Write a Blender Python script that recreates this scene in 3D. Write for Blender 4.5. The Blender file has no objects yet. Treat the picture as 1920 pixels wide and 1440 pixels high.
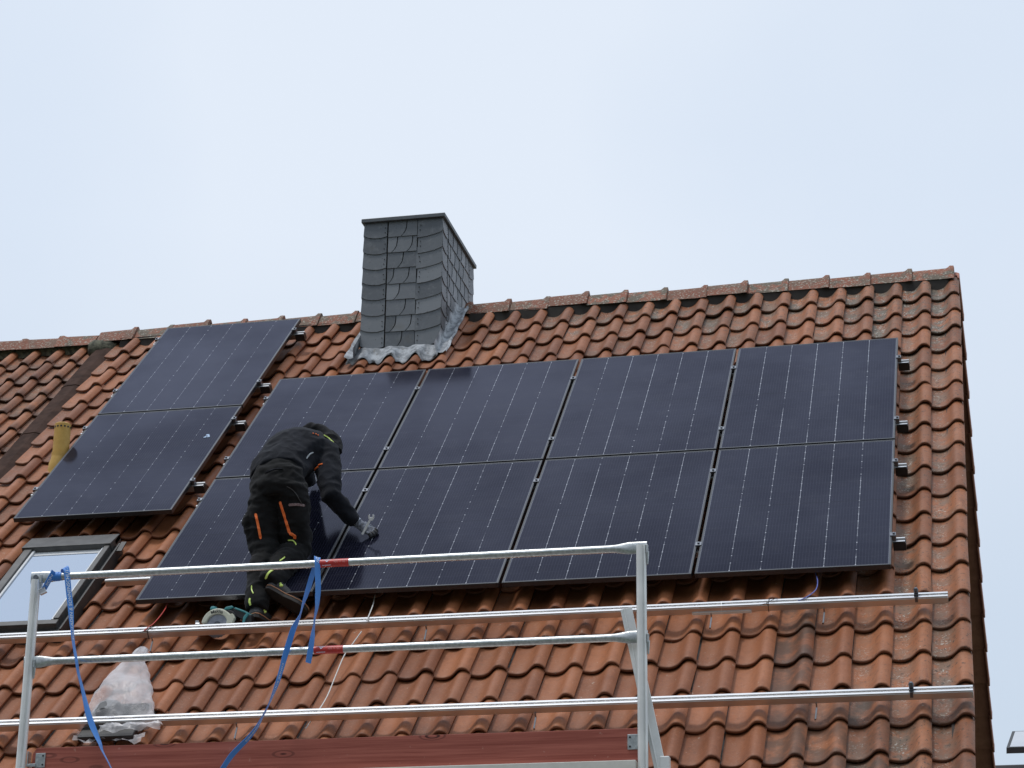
import bpy, bmesh, math, random
import numpy as np
from mathutils import Vector, Matrix, noise
from mathutils.bvhtree import BVHTree

random.seed(7); rng = np.random.default_rng(7)
sc = bpy.context.scene
COL = sc.collection

# ------------------------------------------------------------------ camera, sky, sun, exposure
PITCH = math.radians(42.895)            # pitch of the roof
CP, SP = math.cos(PITCH), math.sin(PITCH)
Z0 = 5.13                               # height of the roof frame's origin above the ground
CAM = Vector((5.2386, -12.8345, -3.5255 + Z0))
RIGHT = Vector((0.97650244, 0.21525114, 0.01048496))
DOWN = Vector((-0.06386945, 0.33552941, -0.93986207))
FWD = Vector((-0.20582439, 0.91710793, 0.34139326))
FPX = 4285.27                           # focal length in pixels of a 1920 wide picture

cam = bpy.data.cameras.new("camera")
cam.sensor_width = 36.0
cam.lens = FPX / 1920 * 36.0
cam.clip_start = 0.1
cam.clip_end = 3000
camo = bpy.data.objects.new("camera", cam)
m = Matrix.Identity(4)
for r in range(3):
    m[r][0] = RIGHT[r]; m[r][1] = -DOWN[r]; m[r][2] = -FWD[r]; m[r][3] = CAM[r]
camo.matrix_world = m
COL.objects.link(camo)
sc.camera = camo

SUN_ELEV, SUN_AZ = math.radians(72), math.radians(-120)   # azimuth measured from +Y towards +X
wd = bpy.data.worlds.new("World"); sc.world = wd; wd.use_nodes = True
nt = wd.node_tree; nt.nodes.clear()
N = nt.nodes.new; Lk = nt.links.new
out = N("ShaderNodeOutputWorld"); bg = N("ShaderNodeBackground")
sky = N("ShaderNodeTexSky"); sky.sky_type = 'NISHITA'; sky.sun_disc = False
sky.sun_elevation = SUN_ELEV; sky.sun_rotation = SUN_AZ
tc = N("ShaderNodeTexCoord"); sx = N("ShaderNodeSeparateXYZ")
Lk(tc.outputs["Generated"], sx.inputs[0])
ns = N("ShaderNodeTexNoise"); ns.inputs["Scale"].default_value = 2.1; ns.inputs["Detail"].default_value = 6
ns.inputs["Roughness"].default_value = 0.45
Lk(tc.outputs["Generated"], ns.inputs["Vector"])
cl = N("ShaderNodeMix"); cl.data_type = 'RGBA'
mr = N("ShaderNodeMapRange"); mr.inputs[1].default_value = 0.35; mr.inputs[2].default_value = 0.65
Lk(ns.outputs["Fac"], mr.inputs[0]); Lk(mr.outputs[0], cl.inputs[0])
cl.inputs[6].default_value = (0.615, 0.710, 0.842, 1); cl.inputs[7].default_value = (0.745, 0.812, 0.905, 1)
lo = N("ShaderNodeMix"); lo.data_type = 'RGBA'
m2 = N("ShaderNodeMapRange"); m2.inputs[1].default_value = 0.10; m2.inputs[2].default_value = 0.40
Lk(sx.outputs["Z"], m2.inputs[0]); Lk(m2.outputs[0], lo.inputs[0])
lo.inputs[6].default_value = (0.545, 0.63, 0.735, 1); Lk(cl.outputs[2], lo.inputs[7])
addn = N("ShaderNodeMix"); addn.data_type = 'RGBA'; addn.blend_type = 'ADD'; addn.inputs[0].default_value = 0.012
Lk(lo.outputs[2], addn.inputs[6]); Lk(sky.outputs[0], addn.inputs[7])
Lk(addn.outputs[2], bg.inputs[0])
# overcast sky, brightest overhead; dimmed behind the viewer for unbuilt houses, to deepen shade
up = N("ShaderNodeMapRange"); up.interpolation_type = 'SMOOTHSTEP'
for i_, v_ in ((1, .52), (2, .98), (3, 1.0), (4, 1.25)): up.inputs[i_].default_value = v_
Lk(sx.outputs["Z"], up.inputs[0])
def mrange(src, *v):
    r_ = N("ShaderNodeMapRange"); r_.interpolation_type = 'SMOOTHSTEP'
    for i_, v_ in enumerate(v): r_.inputs[i_ + 1].default_value = v_
    Lk(src, r_.inputs[0]); return r_.outputs[0]
def mnode(op, a_, b_):
    r_ = N("ShaderNodeMath"); r_.operation = op
    for i_, q_ in enumerate((a_, b_)):
        if isinstance(q_, (int, float)): r_.inputs[i_].default_value = q_
        else: Lk(q_, r_.inputs[i_])
    return r_.outputs[0]
ng = mnode('MULTIPLY', sx.outputs["Y"], -1.0)
low = mnode('MULTIPLY', mrange(ng, -.05, .55, 0.0, .82), mrange(sx.outputs["Z"], .12, .60, 1.0, 0.0))   # dull low band behind the viewer
mu = N("ShaderNodeMath"); mu.operation = 'MULTIPLY'; Lk(up.outputs[0], mu.inputs[0]); Lk(mnode('SUBTRACT', 1.0, low), mu.inputs[1])
Lk(mu.outputs[0], bg.inputs[1])
Lk(bg.outputs[0], out.inputs[0])

sun = bpy.data.lights.new("sun", 'SUN'); sun.energy = 1.5; sun.angle = math.radians(11); sun.color = (1.0, 0.965, 0.92)
suno = bpy.data.objects.new("sun", sun); COL.objects.link(suno)
sd = Vector((math.sin(SUN_AZ) * math.cos(SUN_ELEV), math.cos(SUN_AZ) * math.cos(SUN_ELEV), math.sin(SUN_ELEV)))
suno.rotation_euler = sd.to_track_quat('Z', 'Y').to_euler()
suno.location = (0, 0, 30)
sc.view_settings.view_transform = 'Standard'; sc.view_settings.look = 'None'
sc.view_settings.exposure = 0.0; sc.view_settings.gamma = 1.0; sc.view_settings.use_curve_mapping = False

# ------------------------------------------------------------------ helpers
MR = Matrix.Translation((0, 0, Z0)) @ Matrix.Rotation(PITCH, 4, 'X')     # roof frame -> world
def RW(u, v, w): return MR @ Vector((u, v, w))
NRM = Vector((0, -SP, CP))
def ray(px, py): return (RIGHT * ((px - 960) / FPX) + DOWN * ((py - 720) / FPX) + FWD).normalized()
def at_y(px, py, Y):                    # survey: sight line meets the vertical plane y = Y
    d = ray(px, py); return CAM + d * ((Y - CAM.y) / d.y)
def at_w(px, py, w):                    # survey: sight line meets the roof plane at height w (roof frame)
    d = ray(px, py); s = ((Vector((0, 0, Z0)) - CAM).dot(NRM) + w) / d.dot(NRM)
    return MR.inverted() @ (CAM + d * s)

def tag(o, label=None, cat=None, group=None, kind=None):
    if label: o["label"] = label
    if cat: o["category"] = cat
    if group: o["group"] = group
    if kind: o["kind"] = kind
    return o
def empty(name, loc, label, cat, group=None, roof=False):
    o = bpy.data.objects.new(name, None); COL.objects.link(o)
    o.location = loc; o.empty_display_size = 0.1
    if roof: o.rotation_euler = (PITCH, 0, 0)
    return tag(o, label, cat, group)

class MB:
    def __init__(s): s.v = []; s.f = []
    def add(s, v, f):
        n = len(s.v); s.v += [tuple(p) for p in v]; s.f += [tuple(i + n for i in q) for q in f]; return s
    def box(s, a, b):
        x0, y0, z0 = a; x1, y1, z1 = b
        return s.add([(x0,y0,z0),(x1,y0,z0),(x1,y1,z0),(x0,y1,z0),(x0,y0,z1),(x1,y0,z1),(x1,y1,z1),(x0,y1,z1)],
                     [(0,3,2,1),(4,5,6,7),(0,1,5,4),(1,2,6,5),(2,3,7,6),(3,0,4,7)])
    def bar(s, p, q, w, h, up=(0,0,1)):           # rectangular bar p -> q, w across, h along up
        p = Vector(p); q = Vector(q); t = (q - p).normalized(); up = Vector(up)
        a = t.cross(up).normalized(); b = a.cross(t).normalized()
        v = []
        for c in (p, q):
            for i, j in ((-1,-1),(1,-1),(1,1),(-1,1)): v.append(c + a * (w/2*i) + b * (h/2*j))
        return s.add(v, [(0,1,2,3),(7,6,5,4),(0,4,5,1),(1,5,6,2),(2,6,7,3),(3,7,4,0)])
    def loft(s, rings, caps=True, closed=True):
        n = len(rings[0]); v = [p for r in rings for p in r]; f = []
        for i in range(len(rings) - 1):
            for j in range(n if closed else n - 1):
                k = (j + 1) % n
                f.append((i*n + j, i*n + k, (i+1)*n + k, (i+1)*n + j))
        if caps:
            f.append(tuple(reversed(range(n)))); f.append(tuple((len(rings)-1)*n + j for j in range(n)))
        return s.add(v, f)
    def tube(s, pts, r, n=10, caps=True):
        pts = [Vector(p) for p in pts]; rr = r if isinstance(r, (list, tuple)) else [r] * len(pts)
        t0 = (pts[1] - pts[0]).normalized()
        a = t0.orthogonal().normalized(); rings = []
        for i, p in enumerate(pts):
            t = (pts[min(i+1, len(pts)-1)] - pts[max(i-1, 0)]).normalized()
            a = (a - t * a.dot(t)).normalized(); b = t.cross(a)
            rings.append([p + (a * math.cos(2*math.pi*k/n) + b * math.sin(2*math.pi*k/n)) * rr[i] for k in range(n)])
        return s.loft(rings, caps)
    def disc(s, c, axis, r, h, n=20):
        axis = Vector(axis).normalized(); c = Vector(c)
        return s.tube([c - axis*h/2, c + axis*h/2], r, n)
    def prism(s, poly, o, ex, ey, ez, h):         # planar outline poly in (ex, ey) at o, thickness h along ez
        o = Vector(o); ex = Vector(ex); ey = Vector(ey); ez = Vector(ez)
        r0 = [o + ex*x + ey*y for x, y in poly]; r1 = [p + ez*h for p in r0]
        return s.loft([r0, r1])
    def build(s, name, mat, parent=None, smooth=False, bevel=0, loc=None, world=False, seg=2):
        me = bpy.data.meshes.new(name); me.from_pydata(s.v, [], s.f)
        bm = bmesh.new(); bm.from_mesh(me); bmesh.ops.recalc_face_normals(bm, faces=bm.faces); bm.to_mesh(me); bm.free()
        return link(name, me, mat, parent, smooth, bevel, loc, world, seg)
def link(name, me, mat, parent=None, smooth=False, bevel=0, loc=None, world=False, seg=2):
    if mat: me.materials.clear(); me.materials.append(mat)
    if smooth:
        me.polygons.foreach_set("use_smooth", [True] * len(me.polygons))
        if smooth is not True: me.set_sharp_from_angle(angle=math.radians(smooth))
    o = bpy.data.objects.new(name, me); COL.objects.link(o)
    if world and parent is not None:              # vertices were given in world space
        M = Matrix.LocRotScale(parent.location, parent.rotation_euler, parent.scale)
        pp = parent.parent
        while pp: M = Matrix.LocRotScale(pp.location, pp.rotation_euler, pp.scale) @ M; pp = pp.parent
        me.transform(M.inverted())
    if parent: o.parent = parent
    if loc is not None: o.location = loc
    if bevel:
        b = o.modifiers.new("bevel", 'BEVEL'); b.width = bevel; b.segments = seg; b.limit_method = 'ANGLE'; b.angle_limit = math.radians(35)
    return o
def catmull(P, n=8):
    P = [Vector(p) for p in P]; Q = []
    for i in range(len(P) - 1):
        a, b, c, d = P[max(i-1,0)], P[i], P[i+1], P[min(i+2, len(P)-1)]
        for k in range(n):
            t = k / n
            Q.append(0.5 * ((2*b) + (c-a)*t + (2*a-5*b+4*c-d)*t*t + (3*b-a-3*c+d)*t**3))
    Q.append(P[-1]); return Q
def text_mesh(body, size=1.0, bold=0.0):
    cu = bpy.data.curves.new("t", 'FONT'); cu.body = body; cu.size = size; cu.align_x = 'CENTER'; cu.align_y = 'CENTER'; cu.offset = bold
    cu.resolution_u = 3
    o = bpy.data.objects.new("t", cu); COL.objects.link(o); bpy.context.view_layer.update()
    me = bpy.data.meshes.new_from_object(o.evaluated_get(bpy.context.evaluated_depsgraph_get()))
    bpy.data.objects.remove(o); bpy.data.curves.remove(cu); me.materials.clear(); return me

# ------------------------------------------------------------------ materials
class MT:
    def __init__(s, name, base=(.5,.5,.5), rough=.6, metal=0.0, spec=.5):
        s.m = bpy.data.materials.new(name); s.m.use_nodes = True; s.t = s.m.node_tree
        s.p = s.t.nodes["Principled BSDF"]
        s.p.inputs["Base Color"].default_value = (*base, 1); s.p.inputs["Roughness"].default_value = rough
        s.p.inputs["Metallic"].default_value = metal; s.p.inputs["Specular IOR Level"].default_value = spec
    def n(s, typ, **kw):
        x = s.t.nodes.new("ShaderNode" + typ)
        for k, v in kw.items():
            if k.startswith("i_"): x.inputs[k[2:].replace("_", " ")].default_value = v
            elif k.startswith("n"): x.inputs[int(k[1:])].default_value = v
            else: setattr(x, k, v)
        return x
    def l(s, a, b): s.t.links.new(a, b)
    def attr(s, name, typ='GEOMETRY'): return s.n("Attribute", attribute_name=name, attribute_type=typ).outputs["Fac"]
    def math(s, op, a, b=None, c=None, clamp=False):
        x = s.n("Math", operation=op, use_clamp=clamp)
        for i, q in enumerate((a, b, c)):
            if q is None: continue
            if isinstance(q, (int, float)): x.inputs[i].default_value = q
            else: s.l(q, x.inputs[i])
        return x.outputs[0]
    def mix(s, f, a, b, blend='MIX'):
        x = s.n("Mix", data_type='RGBA', blend_type=blend)
        for i, q in ((0, f), (6, a), (7, b)):
            if isinstance(q, (int, float)): x.inputs[i].default_value = q
            elif isinstance(q, tuple): x.inputs[i].default_value = (*q, 1)
            else: s.l(q, x.inputs[i])
        return x.outputs[2]
    def coord(s): return s.n("TexCoord").outputs["Object"]
    def noise(s, scale, detail=4, rough=.55, vec=None, out="Fac"):
        x = s.n("TexNoise"); x.inputs["Scale"].default_value = scale; x.inputs["Detail"].default_value = detail; x.inputs["Roughness"].default_value = rough
        s.l(vec if vec is not None else s.coord(), x.inputs["Vector"]); return x.outputs[out]
    def ramp(s, f, lo, hi): 
        x = s.n("MapRange", interpolation_type='SMOOTHSTEP'); x.inputs[1].default_value = lo; x.inputs[2].default_value = hi; s.l(f, x.inputs[0]); return x.outputs[0]
    def bump(s, h, strength=.3, dist=.01):
        b = s.n("Bump"); b.inputs["Strength"].default_value = strength; b.inputs["Distance"].default_value = dist
        s.l(h, b.inputs["Height"]); s.l(b.outputs[0], s.p.inputs["Normal"])
    def base(s, c): s.l(c, s.p.inputs["Base Color"])
    def rough(s, c): s.l(c, s.p.inputs["Roughness"])

def speckled(name, a, b, rough, scale, metal=0.0, bump=0.0, spec=.5, rvar=0.12):
    t = MT(name, a, rough, metal, spec)
    n1 = t.noise(scale); t.base(t.mix(t.ramp(n1, .3, .7), a, b))
    t.rough(t.math('ADD', t.math('MULTIPLY', t.noise(scale*.6, 3), rvar), rough - rvar*.5))
    if bump: t.bump(t.noise(scale*3), bump, .004)
    return t.m

def mat_tile(name):
    t = MT(name, (.3,.11,.06), .62, 0, .35)
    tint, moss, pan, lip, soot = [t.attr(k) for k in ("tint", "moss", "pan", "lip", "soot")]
    c = t.mix(t.ramp(tint, .0, 1.0), (.195,.061,.021), (.365,.130,.051)); st_m = t.n('Mapping'); st_m.inputs['Scale'].default_value = (26, 2.2, 26); t.l(t.coord(), st_m.inputs[0]); strk = t.noise(1.0, 4, .6, st_m.outputs[0])
    c = t.mix(t.math('MULTIPLY', t.ramp(strk, .52, .70), t.math('ADD', .10, t.math('MULTIPLY', moss, .45))), c, (.150,.056,.030)); c = t.mix(t.math('MULTIPLY', t.ramp(strk, .46, .30), 0.0), c, (.4,.17,.1))
    big = t.noise(1.7, 3); c = t.mix(t.math('MULTIPLY', t.ramp(big, .35, .7), .5), c, (.35,.130,.054))
    mid = t.noise(14, 5); c = t.mix(t.math('MULTIPLY', t.ramp(mid, .45, .75), .36), c, (.20,.075,.04))
    fine = t.noise(60, 4); c = t.mix(t.math('MULTIPLY', t.ramp(fine, .5, .75), .35), c, (.42,.17,.085))
    # weathering grey film, stronger where moss is high
    grey = t.math('MULTIPLY', t.ramp(t.noise(9, 6, .65), .38, .60), t.math('MULTIPLY', moss, t.math('SUBTRACT', 1.0, t.math('MULTIPLY', pan, .75))))
    c = t.mix(t.math('MULTIPLY', grey, .80, clamp=True), c, (.150,.118,.085))
    # lichen crusts: pale specks and dark specks in the pans
    sp = t.noise(75, 5, .7); pm = t.math('MULTIPLY', t.math('SUBTRACT', 1.0, t.ramp(pan, .02, .30)), moss)
    lich = t.math('MULTIPLY', t.ramp(sp, .55, .60), t.math('MULTIPLY', pm, t.ramp(t.noise(13, 4), .42, .58)))
    c = t.mix(t.math('MULTIPLY', lich, .95, clamp=True), c, (.50,.48,.42))
    dk = t.math('MULTIPLY', t.ramp(t.noise(42, 5, .65), .57, .64), t.math('ADD', t.math('MULTIPLY', moss, .85), .14))
    c = t.mix(t.math('MULTIPLY', dk, .85, clamp=True), c, (.035,.026,.018))
    drop = t.math('MULTIPLY', t.ramp(t.noise(33, 2), .72, .76), .5); c = t.mix(drop, c, (.5,.42,.34))
    st = t.math('MULTIPLY', soot, t.ramp(t.noise(7, 5, .6), .35, .6)); c = t.mix(t.math('MULTIPLY', st, .85, clamp=True), c, (.045,.035,.026))
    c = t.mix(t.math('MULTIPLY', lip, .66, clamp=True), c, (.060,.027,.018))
    t.base(c); t.rough(t.math('ADD', t.math('MULTIPLY', mid, .3), .42))
    t.bump(t.math('ADD', t.math('MULTIPLY', fine, .5), t.math('MULTIPLY', lich, 1.2)), .35, .004)
    return t.m
M_TILE = mat_tile("clay_tile")

def mat_glass():
    t = MT("solar_glass", (.01,.012,.022), .13, 0, .20); t.p.inputs["Specular Tint"].default_value = (.62,.68,1.0,1)
    co = t.coord(); s = t.n("SeparateXYZ"); t.l(co, s.inputs[0]); x, y = s.outputs[0], s.outputs[1]
    ofs = t.attr('["shift"]', 'OBJECT')
    cx = t.math('DIVIDE', t.math('SUBTRACT', x, .0185), .1828); cy = t.math('DIVIDE', t.math('SUBTRACT', y, .022), .0932)
    def near(f, w): # 1 within w (in cells) of an integer
        return t.math('LESS_THAN', t.math('ABSOLUTE', t.math('SUBTRACT', f, t.math('ROUND', f))), w)
    inner = t.math('MULTIPLY', t.math('GREATER_THAN', cx, .5), t.math('LESS_THAN', cx, 5.5))
    idc = t.n("CombineXYZ"); t.l(t.math('ADD', t.math('MULTIPLY', t.math('ROUND', cx), 7.3), ofs), idc.inputs[0]); t.l(t.math('MULTIPLY', y, 2.3), idc.inputs[1])
    vis = t.ramp(t.noise(1.0, 3, .6, idc.outputs[0]), .38, .56)
    strength = t.attr('["line_strength"]', 'OBJECT')
    line = t.math('MULTIPLY', t.math('MULTIPLY', near(cx, .0068), inner), t.math('MULTIPLY', vis, strength))
    bead = t.math('MULTIPLY', t.math('MULTIPLY', near(cx, .020), inner), near(cy, .045))
    beadv = t.math('MULTIPLY', bead, t.ramp(t.noise(3.7, 2, .5, idc.outputs[0]), .30, .5))
    bus = near(t.math('MULTIPLY', cx, 10.0), .13)
    gap = near(cy, .035)
    half = t.math('LESS_THAN', t.math('ABSOLUTE', t.math('SUBTRACT', y, .861)), .004)
    c = t.mix(t.noise(2.2, 3), (.0065,.0070,.0140), (.0095,.0100,.0200))
    c = t.mix(t.math('MULTIPLY', bus, .20), c, (.06,.06,.085))
    c = t.mix(t.math('MULTIPLY', gap, .10), c, (.055,.06,.085))
    c = t.mix(t.math('MULTIPLY', half, .8), c, (.004,.004,.006))
    c = t.mix(t.math('MULTIPLY', line, .80), c, (.50,.52,.57))
    c = t.mix(t.math('MULTIPLY', beadv, .8), c, (.50,.52,.56))  # interconnect pads, their glints painted in as pale dots
    edge = t.math('MINIMUM', t.math('MINIMUM', t.math('SUBTRACT', x, .011), t.math('SUBTRACT', 1.123, x)), t.math('MINIMUM', t.math('SUBTRACT', y, .011), t.math('SUBTRACT', 1.711, y)))
    c = t.mix(t.math('MULTIPLY', t.math('LESS_THAN', edge, .0035), .55), c, (.32,.34,.38))
    dust = t.ramp(t.noise(5, 6, .7), .45, .8); c = t.mix(t.math('MULTIPLY', dust, .03), c, (.30,.29,.27))
    t.base(c)
    t.rough(t.math('ADD', t.math('MULTIPLY', t.noise(3, 4), .07), .09))
    # anti-reflective textured cover glass: a damped, slightly blue mirror layer over the cells
    t.p.inputs["Specular IOR Level"].default_value = 0.0
    bp = t.n("Bump"); bp.inputs["Strength"].default_value = .02; bp.inputs["Distance"].default_value = .01; t.l(t.noise(1.3, 1), bp.inputs["Height"])
    fr = t.n("Fresnel"); fr.inputs[0].default_value = 1.46; gl = t.n("BsdfGlossy"); gl.inputs[0].default_value = (.80,.82,1.0,1)
    t.l(t.math('ADD', t.math('MULTIPLY', t.noise(3, 4), .07), .08), gl.inputs[1]); t.l(bp.outputs[0], gl.inputs["Normal"])
    mx = t.n("MixShader"); smear = t.math('ADD', t.math('MULTIPLY', t.ramp(t.noise(.9, 5, .6, t.n('NewGeometry').outputs['Position']), .30, .70), .75), 1.55); t.l(t.math('MULTIPLY', t.math('POWER', fr.outputs[0], 1.6), smear, clamp=True), mx.inputs[0]); t.l(t.p.outputs[0], mx.inputs[1]); t.l(gl.outputs[0], mx.inputs[2])
    t.l(mx.outputs[0], t.t.nodes["Material Output"].inputs[0])
    return t.m
M_GLASS = mat_glass()
M_FRAME = speckled("black_anodised", (.016,.017,.020), (.024,.025,.029), .32, 40, 0, 0, .65)
M_ALU = speckled("aluminium", (.66,.66,.66), (.62,.62,.63), .33, 8, 1.0, 0, .5, .06)
M_CLAMP = speckled("clamp_aluminium", (.21,.225,.25), (.17,.18,.205), .42, 30, .9)
M_ALU_RAW = speckled("worn_aluminium", (.86,.86,.83), (.74,.74,.72), .42, 7, .35)
def mat_galv():
    t = MT("galvanised_steel", (.5,.52,.52), .5, .92, .5)
    c = t.mix(t.ramp(t.noise(70, 4, .6), .3, .7), (.42,.44,.44), (.60,.62,.615)); c = t.mix(t.math('MULTIPLY', t.ramp(t.noise(9, 4), .55, .75), .35), c, (.30,.31,.30))
    t.base(c); t.rough(t.math('ADD', t.math('MULTIPLY', t.noise(25, 4), .25), .24)); t.bump(t.noise(40, 3), .12, .002)
    return t.m
M_GALV = mat_galv()
M_BLACKPL = speckled("black_plastic", (.012,.012,.013), (.02,.02,.022), .45, 20)
M_STEEL = speckled("steel", (.62,.63,.65), (.5,.51,.53), .3, 25, 1.0)
M_HOOK = speckled("hook_steel", (.40,.40,.41), (.30,.30,.31), .35, 25, 1.0)
M_DARKSTEEL = speckled("dark_bolt", (.10,.11,.13), (.16,.17,.19), .4, 25, .8)
M_SLATE = None
def mat_slate():
    t = MT("slate", (.1,.11,.12), .55, 0, .4)
    tint = t.attr("tint")
    c = t.mix(tint, (.105,.117,.133), (.225,.240,.262)); c = t.mix(t.math('MULTIPLY', t.ramp(t.noise(18, 6, .7), .48, .7), .4), c, (.24,.25,.262))
    c = t.mix(t.math('MULTIPLY', t.ramp(t.noise(55, 4), .63, .7), .6), c, (.05,.05,.05))
    c = t.mix(t.math('MULTIPLY', t.ramp(t.noise(4, 3), .6, .72), .22), c, (.16,.14,.10))
    c = t.mix(t.math('GREATER_THAN', tint, 4.0), c, (.02,.02,.02))
    t.base(c); t.rough(t.math('ADD', t.math('MULTIPLY', t.noise(20), .3), .38)); t.bump(t.noise(40, 5, .6), .25, .004)
    return t.m
M_SLATE = mat_slate()
def mat_lead():
    t = MT("lead_sheet", (.4,.42,.45), .62, .0, .3)
    c = t.mix(t.ramp(t.noise(16, 5, .65), .38, .62), (.19,.205,.225), (.42,.445,.475)); c = t.mix(t.math('MULTIPLY', t.ramp(t.noise(26, 4), .58, .68), .5), c, (.16,.15,.13))
    t.base(c); t.bump(t.noise(22, 4), .35, .008); return t.m
M_LEAD = mat_lead()
M_MORTAR = speckled("mossy_mortar", (.035,.036,.026), (.15,.145,.10), .9, 30, 0, .8)
M_RIDGE = None
def mat_ridge():
    t = MT("ridge_clay", (.28,.1,.06), .7, 0, .3)
    r = t.n("ObjectInfo").outputs["Random"]; co = t.coord(); 
    c = t.mix(r, (.190,.066,.036), (.29,.105,.060)); wob = t.n("Vector"+"Math", operation='ADD'); t.l(co, wob.inputs[0]); cb = t.n("CombineXYZ"); t.l(t.math('MULTIPLY', r, 40.0), cb.inputs[0]); t.l(cb.outputs[0], wob.inputs[1]); v = wob.outputs[0]
    c = t.mix(t.math('MULTIPLY', t.ramp(t.noise(9, 6, .65, v), .44, .56), t.ramp(r, -.3, .7)), c, (.125,.100,.072))
    c = t.mix(t.math('MULTIPLY', t.ramp(t.noise(60, 4, .6, v), .56, .62), .8), c, (.40,.38,.32))
    c = t.mix(t.math('MULTIPLY', t.ramp(t.noise(38, 4, .6, v), .61, .68), .7), c, (.05,.04,.03))
    t.base(c); t.bump(t.noise(60, 4), .4, .004); return t.m
M_RIDGE = mat_ridge()
M_VERGE = speckled("verge_clay", (.40,.160,.115), (.50,.215,.155), .7, 14)
M_BROWN = speckled("brown_flashing", (.040,.024,.019), (.075,.044,.034), .9, 9, 0, .3, .1)
M_DARKWOOD = speckled("dark_cladding", (.03,.022,.018), (.045,.033,.027), .8, 8)
M_PLASTER = speckled("plaster", (.52,.50,.46), (.60,.58,.54), .9, 6, 0, .3)
M_UNDER = speckled("roofing_felt", (.03,.027,.025), (.05,.045,.04), .9, 6)
M_WINFRAME = speckled("window_cladding", (.070,.068,.066), (.10,.098,.095), .5, 14, .2)
M_WINDARK = speckled("window_flashing", (.028,.027,.027), (.045,.043,.042), .55, 10)
def mat_pane():
    t = MT("coated_pane", (.46,.52,.61), .03, .82, .5); t.bump(t.noise(1.2, 1), .03, .02); return t.m
M_PANE = mat_pane()
M_WHITE = speckled("white_profile", (.70,.71,.72), (.62,.63,.64), .35, 10)
def mat_board():
    t = MT("red_board", (.25,.05,.04), .65, 0, .3)
    co = t.coord(); mp = t.n("Mapping"); mp.inputs["Scale"].default_value = (.45, 10, 16); t.l(co, mp.inputs[0]); g = t.noise(3, 6, .6, mp.outputs[0])
    c = t.mix(t.ramp(g, .32, .68), (.255,.062,.043), (.400,.120,.086))
    mp2 = t.n("Mapping"); mp2.inputs["Scale"].default_value = (3.1, 3, 10); t.l(co, mp2.inputs[0])
    vo = t.n("TexVoronoi"); vo.inputs["Scale"].default_value = 1.0; t.l(mp2.outputs[0], vo.inputs["Vector"])
    k = t.math('SUBTRACT', 1.0, t.ramp(vo.outputs["Distance"], .10, .30)); ring = t.math('MULTIPLY', k, t.ramp(t.math('SINE', t.math('MULTIPLY', vo.outputs["Distance"], 70.0)), -.4, .8))
    c = t.mix(t.math('MULTIPLY', ring, .9), c, (.045,.011,.010))
    c = t.mix(t.math('MULTIPLY', t.ramp(t.noise(26, 3), .68, .74), .4), c, (.50,.28,.22))
    t.base(c); t.bump(g, .35, .006); return t.m
M_BOARD = mat_board()
M_DECK = speckled("pale_deck", (.60,.58,.52), (.68,.66,.60), .6, 12)
M_STRAP = None
def mat_strap():
    t = MT("blue_webbing", (.03,.17,.52), .5, 0, .5)
    w = t.n("TexWave", wave_type='BANDS'); w.inputs["Scale"].default_value = 180; t.l(t.coord(), w.inputs["Vector"])
    t.base(t.mix(w.outputs["Fac"], (.04,.20,.60), (.055,.265,.72))); t.p.inputs["Sheen Weight"].default_value = .2; return t.m
M_STRAP = mat_strap()
M_PRINT = speckled("white_print", (.62,.72,.84), (.7,.78,.88), .6, 20)
M_RED = speckled("red_sticker", (.56,.035,.028), (.46,.03,.03), .4, 30)
M_REDPALE = speckled("faded_print", (.66,.25,.22), (.60,.18,.16), .5, 60)
M_CABLEW = speckled("white_cable", (.62,.61,.58), (.7,.69,.66), .5, 30)
M_CABLER = speckled("red_cable", (.52,.055,.04), (.6,.08,.06), .45, 30)
M_CABLEB = speckled("blue_cable", (.09,.12,.42), (.14,.18,.5), .45, 30)
M_PIPE = speckled("ochre_pipe", (.52,.30,.060), (.60,.37,.09), .6, 18)
M_TEAL = speckled("teal_plastic", (.035,.20,.22), (.05,.25,.27), .45, 20)
M_IVORY = speckled("ivory_cast", (.56,.56,.44), (.62,.62,.52), .5, 25)
M_BLADE = speckled("saw_blade", (.30,.31,.36), (.40,.41,.46), .35, 40, .7)
def mat_cloth(name, a, b, rough=.9):
    t = MT(name, a, rough, 0, .25); t.base(t.mix(t.ramp(t.noise(6, 4), .35, .7), a, b)); t.p.inputs["Sheen Weight"].default_value = .04
    t.bump(t.math('ADD', t.noise(14, 3), t.math('MULTIPLY', t.noise(220, 2), .15)), .45, .012); return t.m
M_JACKET = mat_cloth("navy_black_fleece", (.0050,.0060,.0098), (.0110,.0125,.0185))
M_TROUS = mat_cloth("black_work_trousers", (.0046,.0046,.0050), (.0120,.0120,.0125))
M_HOOD = mat_cloth("black_beanie", (.006,.006,.0075), (.010,.010,.012))
M_SKIN = speckled("skin", (.48,.27,.19), (.54,.31,.22), .5, 20)
M_HAIR = speckled("dark_hair", (.02,.015,.012), (.03,.022,.016), .6, 60)
M_ORANGE = speckled("orange_trim", (.98,.17,.030), (.98,.22,.050), .55, 40)
M_NEON = speckled("neon_piping", (.62,.80,.16), (.68,.85,.22), .5, 40)
M_REFL = speckled("reflective_print", (.45,.48,.50), (.55,.58,.60), .4, 40)
M_SHOE = speckled("black_shoe", (.012,.012,.013), (.028,.028,.03), .6, 30)
M_SOLE = speckled("rubber_sole", (.016,.012,.010), (.024,.019,.016), .7, 30)
M_HEEL = speckled("grey_heel", (.055,.056,.058), (.075,.076,.078), .6, 30)
M_WELT = speckled("tan_welt", (.50,.24,.13), (.56,.29,.17), .6, 30)
M_GLOVE = speckled("grey_glove", (.035,.038,.048), (.20,.215,.255), .8, 55)
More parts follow.
